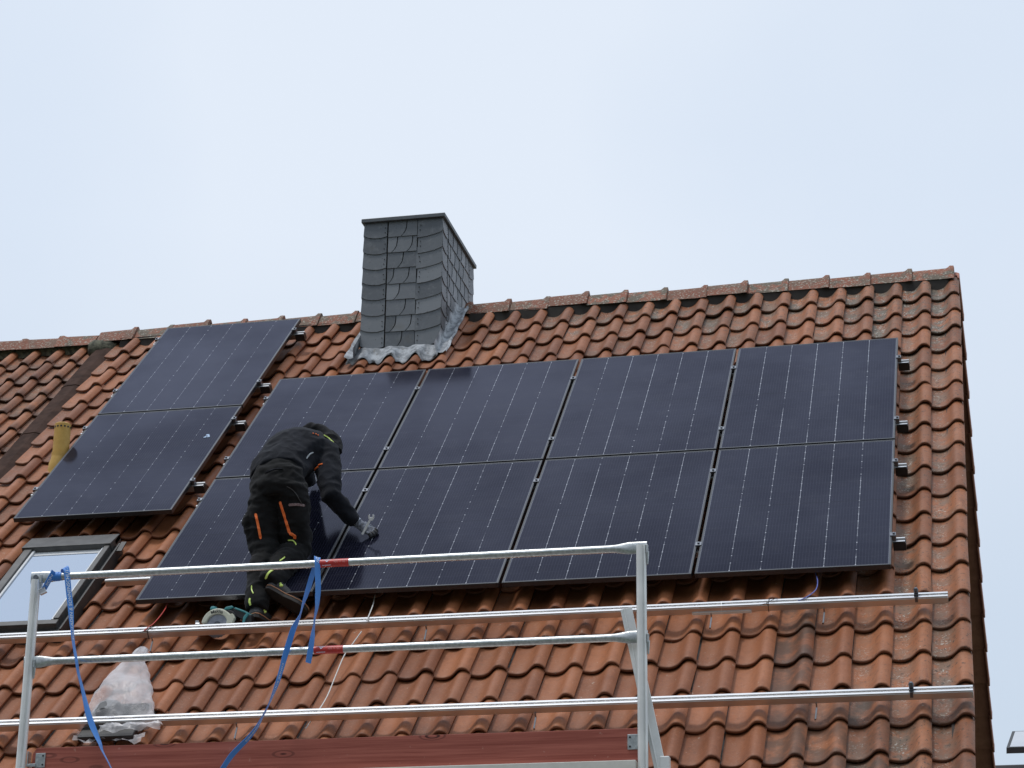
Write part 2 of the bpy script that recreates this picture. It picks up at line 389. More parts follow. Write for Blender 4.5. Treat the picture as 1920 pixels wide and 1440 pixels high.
M_GLOVEDK = speckled("dark_glove", (.012,.012,.013), (.03,.03,.032), .7, 55)
M_CHROME = speckled("chrome_vanadium", (.82,.83,.85), (.76,.77,.79), .42, 30, .45)
def mat_bag():
    t = MT("thin_plastic_film", (.93,.92,.94), .28, 0, .5)
    tr = t.n("BsdfTransparent"); mx = t.n("MixShader"); tl = t.n("BsdfTranslucent"); tl.inputs[0].default_value = (.93,.92,.94,1); m3 = t.n("MixShader"); m3.inputs[0].default_value = .35
    t.l(t.p.outputs[0], m3.inputs[1]); t.l(tl.outputs[0], m3.inputs[2])
    lw = t.n("LayerWeight"); lw.inputs[0].default_value = .45
    f = t.math('ADD', t.math('MULTIPLY', lw.outputs["Facing"], .40), t.math('MULTIPLY', t.ramp(t.noise(5, 3, .5), .42, .66), .28), clamp=True); f = t.math('ADD', f, .12, clamp=True)
    t.l(f, mx.inputs[0]); t.l(tr.outputs[0], mx.inputs[1]); t.l(m3.outputs[0], mx.inputs[2])
    t.bump(t.noise(16, 4), .7, .02); t.l(mx.outputs[0], t.t.nodes["Material Output"].inputs[0]); return t.m
M_BAG = mat_bag()
M_GROUND = speckled("grass_ground", (.055,.085,.03), (.10,.12,.055), .95, 1.5)
M_PAVE = speckled("paving", (.13,.125,.12), (.18,.175,.165), .9, 3)
M_GREYMET = speckled("grey_fascia", (.10,.115,.125), (.13,.145,.155), .4, 8, .3)
#HELPERS_END

# ------------------------------------------------------------------ setting: ground
g = MB(); n = 40
g.add([(800*math.cos(2*math.pi*k/n), 800*math.sin(2*math.pi*k/n), 0) for k in range(n)], [tuple(range(n))])
tag(g.build("ground", M_GROUND), kind="structure")
g = MB(); g.add([(-14,-16,.004),(16,-16,.004),(16,-1.8,.004),(-14,-1.8,.004)], [(0,1,2,3)])
tag(g.build("pavement", M_PAVE), kind="structure")

# ------------------------------------------------------------------ houses
TW, TL = .2145, .337                    # cover width and course length of the clay tiles
NS = 15
def prof(s):                            # height of the pantile above its pan, s across 0..1 (roll on the right)
    if s < .58: return .030 * abs((s - .26) / .32) ** 2.2 if s > .26 else .012 * ((.26 - s) / .26) ** 2
    if s < .76: return .030 + .034 * math.sin((s - .58) / .18 * math.pi / 2)
    return .034 + .030 * math.sqrt(max(0.0, 1 - ((s - .76) / .245) ** 2))
PROF = [(i / NS, prof(i / NS)) for i in range(NS + 1)]
def smoothprof():
    z = np.array([p[1] for p in PROF]); k = z.copy()
    for _ in range(1): k[1:-1] = .25*z[:-2] + .5*z[1:-1] + .25*z[2:]
    k[-1] = .037
    return k
PZ = smoothprof()
def tile_field(u_left, cols, v_top, rows, wbase, mossf, skip=lambda u, v: False, sootf=lambda u, v: 0.0, lipdark=0.6, tw=TW, tl=TL, cut_top=None, half_last=False):
    V = []; F = []; A = {k: [] for k in ("tint", "moss", "pan", "lip", "soot")}
    xs = np.array([i / NS for i in range(NS + 1)]) * (tw + .004)
    over = .055
    for r in range(rows):
        v0 = v_top - r * tl
        for c in range(cols):
            u0 = u_left + c * tw
            if skip(u0 + tw/2, v0 + tl/2): continue
            ju, jv, jw, ja = random.gauss(0, .002), random.gauss(0, .0055) - (.014 if random.random() < .03 else 0), random.gauss(0, .0024), random.gauss(0, .009)
            ln = tl + over
            if cut_top is not None: ln = min(ln, cut_top - v0)
            tint = random.random(); mo = mossf(u0, v0) * random.uniform(.55, 1.25); so = sootf(u0, v0) * random.uniform(.3, 1.1)
            # stations: (dv, dw, lip)
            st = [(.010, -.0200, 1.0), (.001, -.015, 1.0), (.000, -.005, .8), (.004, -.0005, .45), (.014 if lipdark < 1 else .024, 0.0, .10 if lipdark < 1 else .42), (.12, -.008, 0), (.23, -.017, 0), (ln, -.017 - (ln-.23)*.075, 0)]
            b = len(V); cl_ = .56 if half_last and c == cols - 1 else 1.0
            for dv, dw, lp in st:
                for i in range(NS + 1):
                    x = xs[i] * cl_ - tw/2
                    V.append((u0 + tw/2 + ju + x + ja*(dv - .17), v0 + jv + dv + ja * x, wbase + (PZ[i] if cl_ == 1.0 else float(np.interp(i / NS * cl_, np.linspace(0, 1, NS + 1), PZ))) + dw + jw - (.0015 if i == NS else 0)))
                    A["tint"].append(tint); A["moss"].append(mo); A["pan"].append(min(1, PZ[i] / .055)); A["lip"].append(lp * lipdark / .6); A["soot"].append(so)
            ns = NS + 1
            for j in range(len(st) - 1):
                for i in range(NS):
                    F.append((b + j*ns + i, b + j*ns + i + 1, b + (j+1)*ns + i + 1, b + (j+1)*ns + i))
            # right edge of the roll: thickness downwards
            e = len(V)
            for j, (dv, dw, lp) in enumerate(st):
                p = V[b + j*ns + NS]; V.append((p[0] - .004, p[1], p[2] - .019))
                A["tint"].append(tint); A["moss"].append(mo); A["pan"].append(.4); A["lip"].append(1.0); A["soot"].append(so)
            for j in range(len(st) - 1):
                F.append((b + j*ns + NS, e + j, e + j + 1, b + (j+1)*ns + NS))
    me = bpy.data.meshes.new("roof"); me.from_pydata(V, [], F)
    for k, a in A.items():
        at = me.attributes.new(k, 'FLOAT', 'POINT'); at.data.foreach_set("value", a)
    return me

house = empty("house", (1.5, 1.5, 0), "red tiled house whose steep roof carries the solar panels and slate clad chimney", "house")
WB = -.172                               # height of the pans under the panel surface
def mossf(u, v):
    m_ = .10 + .75 * max(0, min(1, (u - 4.05) / .45))
    m_ += .95 * max(0, min(1, (v - 3.3) / 1.0)) * max(0, min(1, (u - 1.0) / 1.6))
    m_ += .25 * max(0, min(1, (-1.0 - u) / .6)) + .15 * max(0, min(1, (v - 4.0) / .6))
    return m_
def sootf(u, v):
    s = 0
    if 3.75 < u < 4.1 and v < -.15: s = .8
    if 3.8 < u < 4.4 and v < -1.3: s = .9
    if u > 4.2 and v < -1.3: s = max(s, .45)
    return s
u_left = 4.768 + .213 - .78 * TW - 31 * TW
# the roof: one mesh of tiles, in the roof frame
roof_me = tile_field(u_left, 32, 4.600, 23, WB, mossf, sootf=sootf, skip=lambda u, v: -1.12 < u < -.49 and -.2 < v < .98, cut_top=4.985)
roof = link("roof", roof_me, M_TILE, house, smooth=50)
roof.location = Vector((0, 0, Z0)) - house.location; roof.rotation_euler = (PITCH, 0, 0)
# felt under the tiles, closing the gaps
f_ = MB(); f_.box((u_left - .02, -3.15, WB - .06), (4.96, 5.04, WB - .045)); f_.build("underlay", M_UNDER, roof)
# back slope with verge tiles
RIDGE_Y, RIDGE_Z = 3.79, 3.355 + Z0
def back(u, s, h): return Vector((u, RIDGE_Y + s*CP + h*SP, RIDGE_Z - s*SP + h*CP))   # s down the back slope, h above it
b_ = MB()
rg = [[back(-1.9, .03, 0), back(4.87, .03, 0), back(4.87, .03, -.06), back(-1.9, .03, -.06)], [back(-1.9, 8.1, 0), back(4.87, 8.1, 0), back(4.87, 8.1, -.06), back(-1.9, 8.1, -.06)]]
b_.loft(rg); b_.build("back_slope", M_VERGE, roof, world=True)
for k in range(24):
    s0 = .02 + k * .342; s1 = s0 + .37
    q = MB(); o0, o1 = .0, .012
    def vr(s, o): return [back(4.86, s, -.040 - o), back(5.016 + o, s, -.040 - o), back(5.018 + o, s, -.085 - o), back(5.032 + o, s, -.085 - o), back(5.034 + o, s, .0 + o), back(5.01, s, .022 + o), back(4.86, s, .022 + o)]
    q.loft([vr(s0, o0), vr(s1 - .03, o1), vr(s1, o1 + .003)])
    q.build("verge_tile", M_VERGE, roof, world=True, bevel=.005)
# gable, walls
w_ = MB()
eY, eZ = -1.72, RW(0, -2.9, WB).z - .05
prof_g = [(-1.72, 0), (9.3, 0), (9.3, RIDGE_Z - (9.3 - RIDGE_Y) * math.tan(PITCH) - .12), (RIDGE_Y, RIDGE_Z - .12), (-1.72, RIDGE_Z - (RIDGE_Y + 1.72) * math.tan(PITCH) - .12)]
w_.prism(prof_g, (-1.9, 0, 0), (0,1,0), (0,0,1), (1,0,0), 6.72)
w_.build("wall", M_PLASTER, house, world=True)
w_ = MB(); w_.prism([(a, b - .005) if b > 0 else (a, 2.6) for a, b in prof_g], (4.823, 0, 0), (0,1,0), (0,0,1), (1,0,0), .05); w_.build("gable_cladding", M_DARKWOOD, house, world=True)
# front verge board under the tile edge
w_ = MB(); w_.bar(RW(4.93, -3.1, -.255), RW(4.93, 5.0, -.255), .03, .15, NRM); w_.build("verge_board", M_DARKWOOD, house, world=True)
# gutter at the eaves
w_ = MB(); prf = [(.075*math.cos(a), .075*math.sin(a)) for a in np.linspace(math.pi, 2*math.pi, 13)]; prf += [(.07*math.cos(a), .07*math.sin(a)) for a in np.linspace(2*math.pi, math.pi, 13)]
ge = RW(0, -3.2, WB - .02); w_.prism(prf, (-1.9, ge.y - .05, ge.z + .01), (0,1,0), (0,0,1), (1,0,0), 6.9); w_.build("gutter", M_GALV, house, world=True, smooth=40)

def ridge_tile(parent, u0, u1, y, z, lip_right=True, r=.104):
    def ring(u, rr, dz=0): return [Vector((u, y + t_*rr*1.12, z + rr*(1 - 1.28*(math.sqrt(t_*t_ + .045) - .212)/(1.0223 - .212)*1.0))) for t_ in np.linspace(-1, 1, 17)]
    q = MB(); st = [(u0, r*.93), (u1 - .05, r), (u1 - .040, r*1.05), (u1 - .02, r*1.20), (u1 + .008, r*1.18), (u1 + .012, r*1.0)] if lip_right else \
        [(u1, r*.93), (u0 + .05, r), (u0 + .040, r*1.05), (u0 + .02, r*1.13), (u0 - .008, r*1.12), (u0 - .012, r*1.0)]
    rg = [ring(u, rr) for u, rr in st]; rg += [ring(u, rr - .014) for u, rr in reversed(st)]; rg.append(rg[0])
    q.loft(rg, caps=False, closed=False)
    o = q.build("ridge_tile", M_RIDGE, parent, world=True, smooth=40)
    return o
k = 0; u1 = 4.985
while u1 > -1.75:
    u0 = u1 - .318
    if u1 > 1.09 and u0 < 1.12: ridge_tile(roof, 1.125, u1, RIDGE_Y + random.gauss(0,.007), RIDGE_Z - .080 + random.gauss(0,.007))
    elif u0 > 1.1 or u1 < .42: ridge_tile(roof, u0, u1, RIDGE_Y + random.gauss(0,.007), RIDGE_Z - .080 + random.gauss(0,.007))
    elif u0 < .42: ridge_tile(roof, u0, .42, RIDGE_Y, RIDGE_Z - .080)
    u1 = u0
q = MB(); q.box((-1.8, RIDGE_Y - .10, RIDGE_Z - .20), (4.95, RIDGE_Y + .10, RIDGE_Z - .10)); q.build("ridge_batten", M_UNDER, roof, world=True)
q = MB(); q2 = [[Vector((x, RIDGE_Y - .02 + .115*math.cos(a)*k_ + .012*noise.noise(Vector((x*20, a*3, 0))), RIDGE_Z - .175 + .10*math.sin(a)*k_ + .012*noise.noise(Vector((x*20, a*3, 5))))) for a in np.linspace(0, 2*math.pi, 16, endpoint=False)] for x, k_ in ((-2.07, .85), (-2.03, 1.0), (-1.95, .97), (-1.88, .9), (-1.84, .6))]; q.loft(q2); o = q.build("mortar_end", M_MORTAR, roof, world=True, smooth=True)

# neighbouring house on the left
house2 = empty("house", (-6, 1.5, 0), "neighbouring house on the left with dark edged mossy roof tiles and a lower ridge", "house")
W2 = WB - .045
TW2, TL2 = .208, .337
ul2 = -2.137 - .78 * TW2 - 27 * TW2
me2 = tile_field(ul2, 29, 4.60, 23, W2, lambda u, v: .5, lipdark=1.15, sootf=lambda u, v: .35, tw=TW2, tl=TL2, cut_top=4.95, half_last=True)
roof2 = link("roof", me2, M_TILE, house2, smooth=50)
roof2.location = Vector((0, 0, Z0)) - house2.location; roof2.rotation_euler = (PITCH, 0, 0)
f_ = MB(); f_.box((ul2, -3.15, W2 - .06), (-2.0, 5.02, W2 - .045)); f_.build("underlay", M_UNDER, roof2)
R2Z = RIDGE_Z - .055
u1 = -2.03
while u1 > -8:
    o = ridge_tile(roof2, u1 - .335, u1, RIDGE_Y, R2Z - .055 + random.gauss(0, .004), lip_right=False, r=.10); u1 -= .335
q = MB(); rr = []
for u in np.linspace(ul2, -2.0, 220):
    f3 = .018*noise.noise(Vector((u*7, 0, 3))) + .010*noise.noise(Vector((u*23, 1, 3)))
    rr.append([RW(u, 4.885 + f3, W2 - .01), RW(u, 4.915 + f3*.8, W2 + .035 + f3*.3), RW(u, 4.96, W2 + .055 + f3*.3), RW(u, 5.03, W2 + .045)])
q.loft(rr, caps=False, closed=False)
q.build("mortar_bed", M_MORTAR, roof2, world=True, smooth=True)
q = MB(); q.loft([[Vector((x, RIDGE_Y + d*CP, R2Z - .05 - d*SP)) for x, d in ((-8.0, .0), (-8.0, 8.0))] + [Vector((x, RIDGE_Y + d*CP, R2Z - .11 - d*SP)) for x, d in ((-8.0, 8.0), (-8.0, 0))],
                  [Vector((x, RIDGE_Y + d*CP, R2Z - .05 - d*SP)) for x, d in ((-2.0, .0), (-2.0, 8.0))] + [Vector((x, RIDGE_Y + d*CP, R2Z - .11 - d*SP)) for x, d in ((-2.0, 8.0), (-2.0, 0))]])
q.build("back_slope", M_VERGE, roof2, world=True)
q = MB(); q.prism([(a, b - .1 if b > 0 else b) for a, b in prof_g], (-8, 0, 0), (0,1,0), (0,0,1), (1,0,0), 6.0); q.build("wall", M_PLASTER, house2, world=True)
# flashing strip between the two roofs, in lapped lengths
for k in range(9):
    v0 = 5.02 - k * .92
    q = MB(); q.loft([[Vector((-2.03, v0, W2 + .01)), Vector((-1.99, v0, W2 + .034)), Vector((-1.90, v0, W2 + .040)), Vector((-1.83, v0, W2 + .018)), Vector((-1.83, v0, W2 - .03)), Vector((-2.03, v0, W2 - .03))],
                      [Vector((-2.03, v0 - .95, W2 + .016)), Vector((-1.99, v0 - .95, W2 + .040)), Vector((-1.90, v0 - .95, W2 + .046)), Vector((-1.83, v0 - .95, W2 + .024)), Vector((-1.83, v0 - .95, W2 - .03)), Vector((-2.03, v0 - .95, W2 - .03))]])
    o = q.build("valley_strip", M_BROWN, roof, bevel=.003)

# chimney: slate cladding on a brick core
CX0, CX1, CY0, CY1 = .43, 1.067, 3.182, 4.225
CZ0, CZ1 = 2.62 + Z0, 2.82 + 1.055 + Z0
chim = MB().box((CX0 + .012, CY0 + .012, CZ0 - .5), (CX1 - .012, CY1 - .012, CZ1)).build("chimney", M_UNDER, house, world=True)
SV = []; SF = []; ST = []; NAILS = MB()
def slate(poly, o, ex, ey, en, tilt=.009, th=.008, tint=None):
    # poly: list of (x, y) metres in the face, y up; the lower edge stands proud of the face
    ys = [p[1] for p in poly]; y0, y1 = min(ys), max(ys); b = len(SV); n_ = len(poly); t_ = random.random() if tint is None else tint
    for k2 in (0, 1):
        for x, y in poly:
            h = .004 + tilt * (y1 - y) / (y1 - y0) + (th if k2 else 0)
            SV.append(tuple(Vector(o) + Vector(ex)*x + Vector(ey)*y + Vector(en)*h)); ST.append(t_)
    SF.append(tuple(range(n_)))
    SF.append(tuple(b + n_ + i for i in range(n_))); SF[-2] = tuple(b + i for i in reversed(range(n_)))
    for i in range(n_): SF.append((b + i, b + (i+1) % n_, b + n_ + (i+1) % n_, b + n_ + i))
def slate_face(o, ex, ey, en, wd_, ht, ncol, side):
    jw = .011 if side else .004
    rows_ = 8; rh = ht / rows_
    lw, rw = wd_ * .30, wd_ * .31
    if side: lw, rw = wd_ * .16, wd_ * .16
    for r in range(rows_):
        yb = ht - (r + 1) * rh + (random.uniform(-.008, .008) if r < rows_ - 1 else 0); yt = min(ht, yb + rh + .035) if r else ht
        for fx in (lw - .02, wd_ - rw + .02):
            for fy in (.045, .085):
                c_ = Vector(o) + Vector(ex)*(fx + random.uniform(-.004,.004)) + Vector(ey)*(yb + fy) + Vector(en)*.020; NAILS.disc(c_, en, .0045, .003, 8)
        # left edge column with a rounded lower left corner
        p = [(-.004, yb + .030 + random.uniform(-.003,.003)), (lw*.16, yb + .012), (lw*.40, yb + .002), (lw*.7, yb + .0), (lw - .001 - jw, yb + .012), (lw - .001 - jw, yt), (-.004, yt)]
        slate(p, o, ex, ey, en, .009)
        # right edge column, lower right corner swept up
        x0 = wd_ - rw + random.uniform(-.016, .002); yb += random.uniform(-.012, .006) if r < rows_ - 1 else 0
        p = [(x0 + .003, yb - .012), (x0 + rw*.35, yb - .006), (x0 + rw*.7, yb + .008), (wd_ - rw*.1, yb + .022), (wd_ + .004, yb + .035), (wd_ + .004, yt), (x0 + .003, yt)]
        slate(p, o, ex, ey, en, .009)
        # field between: slates with a curved right edge
        yb = ht - (r + 1) * rh; xs_ = [lw + .003]; span = wd_ - rw - lw; 
        ncell = ncol; sh = (r * .41) % 1.0
        cuts = sorted([lw + span * ((j + .25 + sh) / ncell) for j in range(ncell) if (j + .25 + sh) / ncell < .93] )
        edges = [lw + .003] + cuts + [wd_ - rw - .003]
        if len(edges) > 2 and edges[1] - edges[0] < .035: edges.pop(1)
        for j in range(len(edges) - 1):
            a, b = edges[j], edges[j+1]; last = j == len(edges) - 2; first = j == 0
            cv = 0 if last else .045; cl_ = 0 if first else .045
            R_ = [(b - cv - jw, yb), (b - cv*.5 - jw, yb + rh*.18), (b - cv*.12 - jw, yb + rh*.42), (b - jw, yb + rh*.75), (b - jw, yt)]
            Lf = [(a - cl_ + jw, yb), (a - cl_*.5 + jw, yb + rh*.18), (a - cl_*.12 + jw, yb + rh*.42), (a + jw, yb + rh*.75), (a + jw, yt)]
            slate(Lf[:1] + R_ + list(reversed(Lf[1:])), o, ex, ey, en, .008)
HT = CZ1 - (2.80 + Z0)
slate_face((CX0, CY0 + .01, 2.80 + Z0), (1,0,0), (0,0,1), (0,-1,0), CX1 - CX0, HT, 2, False)
slate_face((CX1 - .01, CY0, 2.80 + Z0), (0,1,0), (0,0,1), (1,0,0), CY1 - CY0, HT, 5, True)
slate_face((CX0 + .01, CY1, 2.80 + Z0), (0,-1,0), (0,0,1), (-1,0,0), CY1 - CY0, HT, 5, True)
slate_face((CX1, CY1 - .01, 2.80 + Z0), (-1,0,0), (0,0,1), (0,1,0), CX1 - CX0, HT, 2, False)
nb = len(SV); SV += NAILS.v; SF += [tuple(i + nb for i in f) for f in NAILS.f]; ST += [9.0] * len(NAILS.v)
me = bpy.data.meshes.new("slate_cladding"); me.from_pydata(SV, [], SF); a_ = me.attributes.new("tint", 'FLOAT', 'POINT'); a_.data.foreach_set("value", ST)
bm = bmesh.new(); bm.from_mesh(me); bmesh.ops.recalc_face_normals(bm, faces=bm.faces); bm.to_mesh(me); bm.free()
link("slate_cladding", me, M_SLATE, chim, world=True)
q = MB(); zb = CZ0 + .2
q.box((CX0 - .012, CY0 - .005, 2.55 + Z0), (CX1 + .012, CY1 + .008, 2.80 + Z0 - .004)); 
q = MB(); q.box((CX0 - .024, CY0 - .026, CZ1 + .001), (CX1 + .024, CY1 + .026, CZ1 + .034)); q.build("chimney_cap", speckled("cap_metal", (.085,.095,.105), (.12,.13,.14), .5, 12, .2), chim, world=True, bevel=.004)
# lead flashing dressed over the tiles
q = MB(); us = np.linspace(CX0 - .085, CX1 + .02, 60); rows_ = []
def tile_w(u): 
    s = ((u - u_left) / TW) % 1.0; return WB + float(np.interp(s, np.linspace(0, 1, NS+1), PZ))
for v_, up in ((4.050, .008), (4.058, .016), (4.08, .020), (4.12, .022), (4.17, .028), (4.21, .036), (4.235, .040)):
    f2 = max(0.0, 1 - max(0, v_ - 4.1) / .16)
    rows_.append([Vector((u, v_ + (.02*math.sin(u*37) + .012*math.sin(u*91)) * (v_ < 4.06), (tile_w(u) * f2 + (WB + .03) * (1 - f2)) + up + .004*math.sin(u*60 + v_*40))) for u in us])
q.loft(rows_, caps=False, closed=False)
for sgn, ue in ((1, CX1), (-1, CX0)):
    rr = []
    for v_ in np.linspace(4.05, 5.0, 40):
        zz = .012*math.sin(v_*31) 
        rr.append([Vector((ue + sgn*.004, v_, WB + .15)), Vector((ue + sgn*.014, v_, WB + .07)), Vector((ue + sgn*.035, v_, WB + .066)), Vector((ue + sgn*.060, v_, WB + .066 + zz*.3)), Vector((ue + sgn*(.082 + .005*math.sin(v_*19) + .15*zz), v_, WB + .084 + zz*.2)), Vector((ue + sgn*(.094 + .004*math.sin(v_*23)), v_, WB + .070))])
    q.loft(rr, caps=False, closed=False)
fl = q.build("flashing", M_LEAD, chim, smooth=True)
fl.data.transform(MR); fl.data.transform(Matrix.Translation(-house.location))

# vent pipe, part of the roof
q = MB(); pc = Vector((-1.386, 1.795, 0))
z_ = lambda d: d + Z0
q.tube([(-1.400, 1.785, z_(1.28)), (-1.398, 1.788, z_(1.490))], [.068, .068], 24)
q.tube([(-1.398, 1.788, z_(1.480)), (-1.396, 1.789, z_(1.520)), (-1.388, 1.793, z_(1.555)), (-1.386, 1.795, z_(1.60))], [.067, .067, .064, .062], 24)
q.tube([(-1.386, 1.795, z_(1.585)), (-1.386, 1.795, z_(1.615))], [.064, .064], 24)
q.tube([(-1.386, 1.795, z_(1.61)), (-1.386, 1.795, z_(1.80)), (-1.386, 1.795, z_(1.832)), (-1.386, 1.795, z_(1.838))], [.059, .059, .059, .052], 24)
vp = q.build("vent_pipe", M_PIPE, roof, world=True, smooth=40)
q = MB()
for k in range(14):
    a = 2*math.pi*k/14; q.disc((-1.386 + .0585*math.cos(a), 1.795 + .0585*math.sin(a), z_(1.806)), (math.cos(a), math.sin(a), 0), .0075, .004, 8)
q.build("vent_holes", M_BLACKPL, vp, world=True)

# roof window
rw = MB()
rw.box((-1.125, -.16, -.30), (-.472, 1.00, -.115))
win = rw.build("roof_window", M_WINDARK, roof, bevel=.004)
q = MB(); q.box((-1.118, 1.0, -.25), (-.492, 1.10, -.075)); q.add([(-1.118,.92,-.052),(-.492,.92,-.052),(-.492,1.10,-.075),(-1.118,1.10,-.075),(-1.118,.92,-.11),(-.492,.92,-.11),(-.492,1.10,-.11),(-1.118,1.10,-.11)], [(0,1,2,3),(7,6,5,4),(0,4,5,1),(1,5,6,2),(2,6,7,3),(3,7,4,0)])
q.build("window_hood", M_WINFRAME, win, bevel=.003)
for x0, x1 in ((-1.10, -1.045), (-.535, -.497)):
    q = MB(); q.box((x0, -.06, -.13), (x1, .955, -.066)); q.build("window_frame", M_WINFRAME, win, bevel=.004)
for x0, x1 in ((-1.043, -1.026), (-.554, -.537)):
    q = MB(); q.box((x0, -.05, -.12), (x1, .92, -.079)); q.build("sash_edge", M_WHITE, win, bevel=.002)
q = MB(); q.box((-1.10, -.115, -.13), (-.497, -.062, -.075)); q.build("sill", M_WINFRAME, win, bevel=.003)
q = MB(); q.box((-1.044, .82, -.115), (-.536, .92, -.094)); q.build("blind_rail", M_WHITE, win, bevel=.002)
q = MB(); q.box((-1.03, -.058, -.125), (-.55, .86, -.088)); q.build("window_pane", M_PANE, win)
q = MB(); q.bar((-.463, -.15, -.14), (-.463, 1.0, -.14), .012, .09); q.bar((-.436, .90, -.105), (-.430, 1.0, -.090), .035, .008); q.build("side_flashing", M_WINDARK, win)

# ------------------------------------------------------------------ solar panels
PWD, PHT, GAP = 1.134, 1.722, .02
def panel(u, v, label, group, ls, name="solar_panel"):
    t = empty(name, RW(u, v, 0), label, "solar panel", group, roof=True)
    fr = MB(); T = .032; b = .011
    fr.box((0, 0, -T), (b, PHT, 0)); fr.box((PWD - b, 0, -T), (PWD, PHT, 0))
    fr.box((b, 0, -T), (PWD - b, b, 0)); fr.box((b, PHT - b, -T), (PWD - b, PHT, 0))
    fr.build("frame", M_FRAME, t, bevel=.0012, seg=1)
    gl = MB().box((b, b, -.0085), (PWD - b, PHT - b, -.0018)).build("glass", M_GLASS, t)
    gl["line_strength"] = float(ls); gl["shift"] = float(random.uniform(0, 50))
    return t
colw = ["leftmost", "second", "third", "rightmost"]
for r in (0, 1):
    for c in range(4):
        pos = ["first column from the left, behind the bent worker", "second column from the left", "third column from the left", "last column beside the right verge tiles"][c]
        if r == 0 and c == 1: pos = "second column, the panel the worker's gloved hand rests on"
        if r == 0 and c == 0: pos = "first column, behind the worker's legs"
        if r == 1 and c == 1: pos = "second column, just below the chimney"
        panel(c * (PWD + GAP), r * (PHT + GAP), ("black solar panel, " + ("upper row, " if r else "lower row, ") + pos), "black solar panels in the large block of eight", [.4, .8, 1.0, 1.0][c] * (1 if r else .95))
panel(-1.302, 1.272, "lower panel of the left pair, with a small pale blue smear on its glass", "pair of black solar panels left of the gap", .3)
panel(-1.302, 1.272 + PHT + GAP, "upper panel of the separate pair on the left, reaching up to the ridge", "pair of black solar panels left of the gap", .5)

# ------------------------------------------------------------------ mounting rails
RH, RWD = .046, .054
WT = -.033                               # top of the rails, just under the panel frames
def rail(u0, u1, v, label, group, hooks=(), caps=(), mids=(), ends=(), bolts=(), splice=None, wt=WT):
    t = empty("mounting_rail", RW(u0, v, wt), label, "mounting rail", group, roof=True)
    L_ = u1 - u0
    h = RWD / 2
    sec = [(-h, -RH), (-h, -.010), (-h + .003, -.008), (-h + .003, -.004), (-h, -.002), (-h, 0), (-.009, 0), (-.009, -.012), (-.013, -.012), (-.013, -.022), (.013, -.022), (.013, -.012), (.009, -.012), (.009, 0), (h, 0), (h, -RH)]
    q = MB(); q.prism(sec, (0, 0, 0), (0,1,0), (0,0,1), (1,0,0), L_)
    q.build("rail_profile", M_ALU, t, bevel=.0008, seg=1)
    for u in hooks:                      # stainless hook from the pan up to the rail
        q = MB(); x = u - u0
        q.bar((x, -.012, -RH - .003), (x, .03, -RH - .003), .03, .006)
        q.bar((x, -h - .004, -RH + .006), (x, -h - .004, -RH - .024), .008, .004, (0,1,0))
        q.bar((x, -h - .004, -RH - .022), (x - .008, -h - .055, -.108), .009, .005)
        q.bar((x - .008, -h - .054, -.106), (x - .012, -h - .030, -.128), .009, .005)
        q.build("roof_hook", M_HOOK, t, bevel=.001, seg=1)
    for u, sgn in caps:  # black end plate; strips along front, base and slot paint the shade
        q = MB(); x = u - u0; q.box((min(x, x + sgn*.004), -h - .002, -RH - .014), (max(x, x + sgn*.004), h + .002, -.012)); q.box((min(x - sgn*.07, x), -h - .003, -RH - .014), (max(x - sgn*.07, x), -h + .001, -.013))
        q.box((min(x - sgn*.07, x), -h, -RH - .014), (max(x - sgn*.07, x), h, -RH - .001))
        q.box((min(x - sgn*.07, x), -.013, .0003), (max(x - sgn*.07, x), .013, .0012)); q.box((min(x - sgn*.07, x), -h - .003, -.013), (max(x - sgn*.07, x), -h - .0005, -.004))
        q.build("end_cap_shade", M_BLACKPL, t)
    for u in mids:
        q = MB(); x = u - u0; q.box((x - .019, -.022, .0345), (x + .019, .022, .0385)); q.box((x - .008, -.02, 0.0), (x + .008, .02, .0345))
        q.disc((x, 0, .043), (0,0,1), .0075, .009, 8); q.build("mid_clamp", M_CLAMP, t, bevel=.001, seg=1)
    for u, sgn in ends:
        q = MB(); x = u - u0; q.box((min(x - sgn*.010, x + sgn*.024), -.02, .0345), (max(x - sgn*.010, x + sgn*.024), .02, .0385)); q.box((min(x + sgn*.002, x + sgn*.024), -.02, 0), (max(x + sgn*.002, x + sgn*.024), .02, .0345))
        q.disc((x + sgn*.012, 0, .043), (0,0,1), .0075, .009, 8); q.build("end_clamp", M_CLAMP, t, bevel=.001, seg=1)
    for u in bolts:
        q = MB(); x = u - u0; q.box((x - .012, -.018, 0), (x + .012, .012, .012)); q.tube([(x, 0, .01), (x, 0, .034), (x, 0, .046)], [.011, .014, .008], 12); q.bar((x, -h - .003, -.03), (x, -h - .003, .004), .016, .004, (0,1,0)); q.build("clamp_bolt", M_DARKSTEEL, t, bevel=.001, seg=1)
    for u in (splice or []):
        q = MB(); x = u - u0; q.box((x - .17, -h - .006, -RH - .004), (x + .17, -h - .0015, -RH + .012)); q.box((x - .0015, -h - .0008, -RH - .0008), (x + .0015, h + .0008, .0006)); q.build("splice_plate", M_ALU_RAW, t)
    return t
UR = 3 * (PWD + GAP) + PWD
MID = [c * (PWD + GAP) - GAP/2 for c in (1, 2, 3)]
RV = [.375, 1.40, 2.055, 3.10]
for i, v in enumerate(RV):
    lab = ["rail under the big panel block, lowest black capped end beside the right verge", "rail under the big panel block, second black capped end from the bottom right", "rail under the big panel block, third black capped end from the bottom right", "rail under the big panel block, highest black capped end near the ridge"][i]
    rail(-.035 if i else -.33, UR + .075, v, lab, "rails carrying the block of eight panels", hooks=[.3, 1.5, 2.7, 3.9], caps=[(UR + .075, 1)] + ([] if i == 0 else []), mids=MID, ends=[(UR, 1), (0, -1)])
UL, ULR = -1.302, -1.302 + PWD
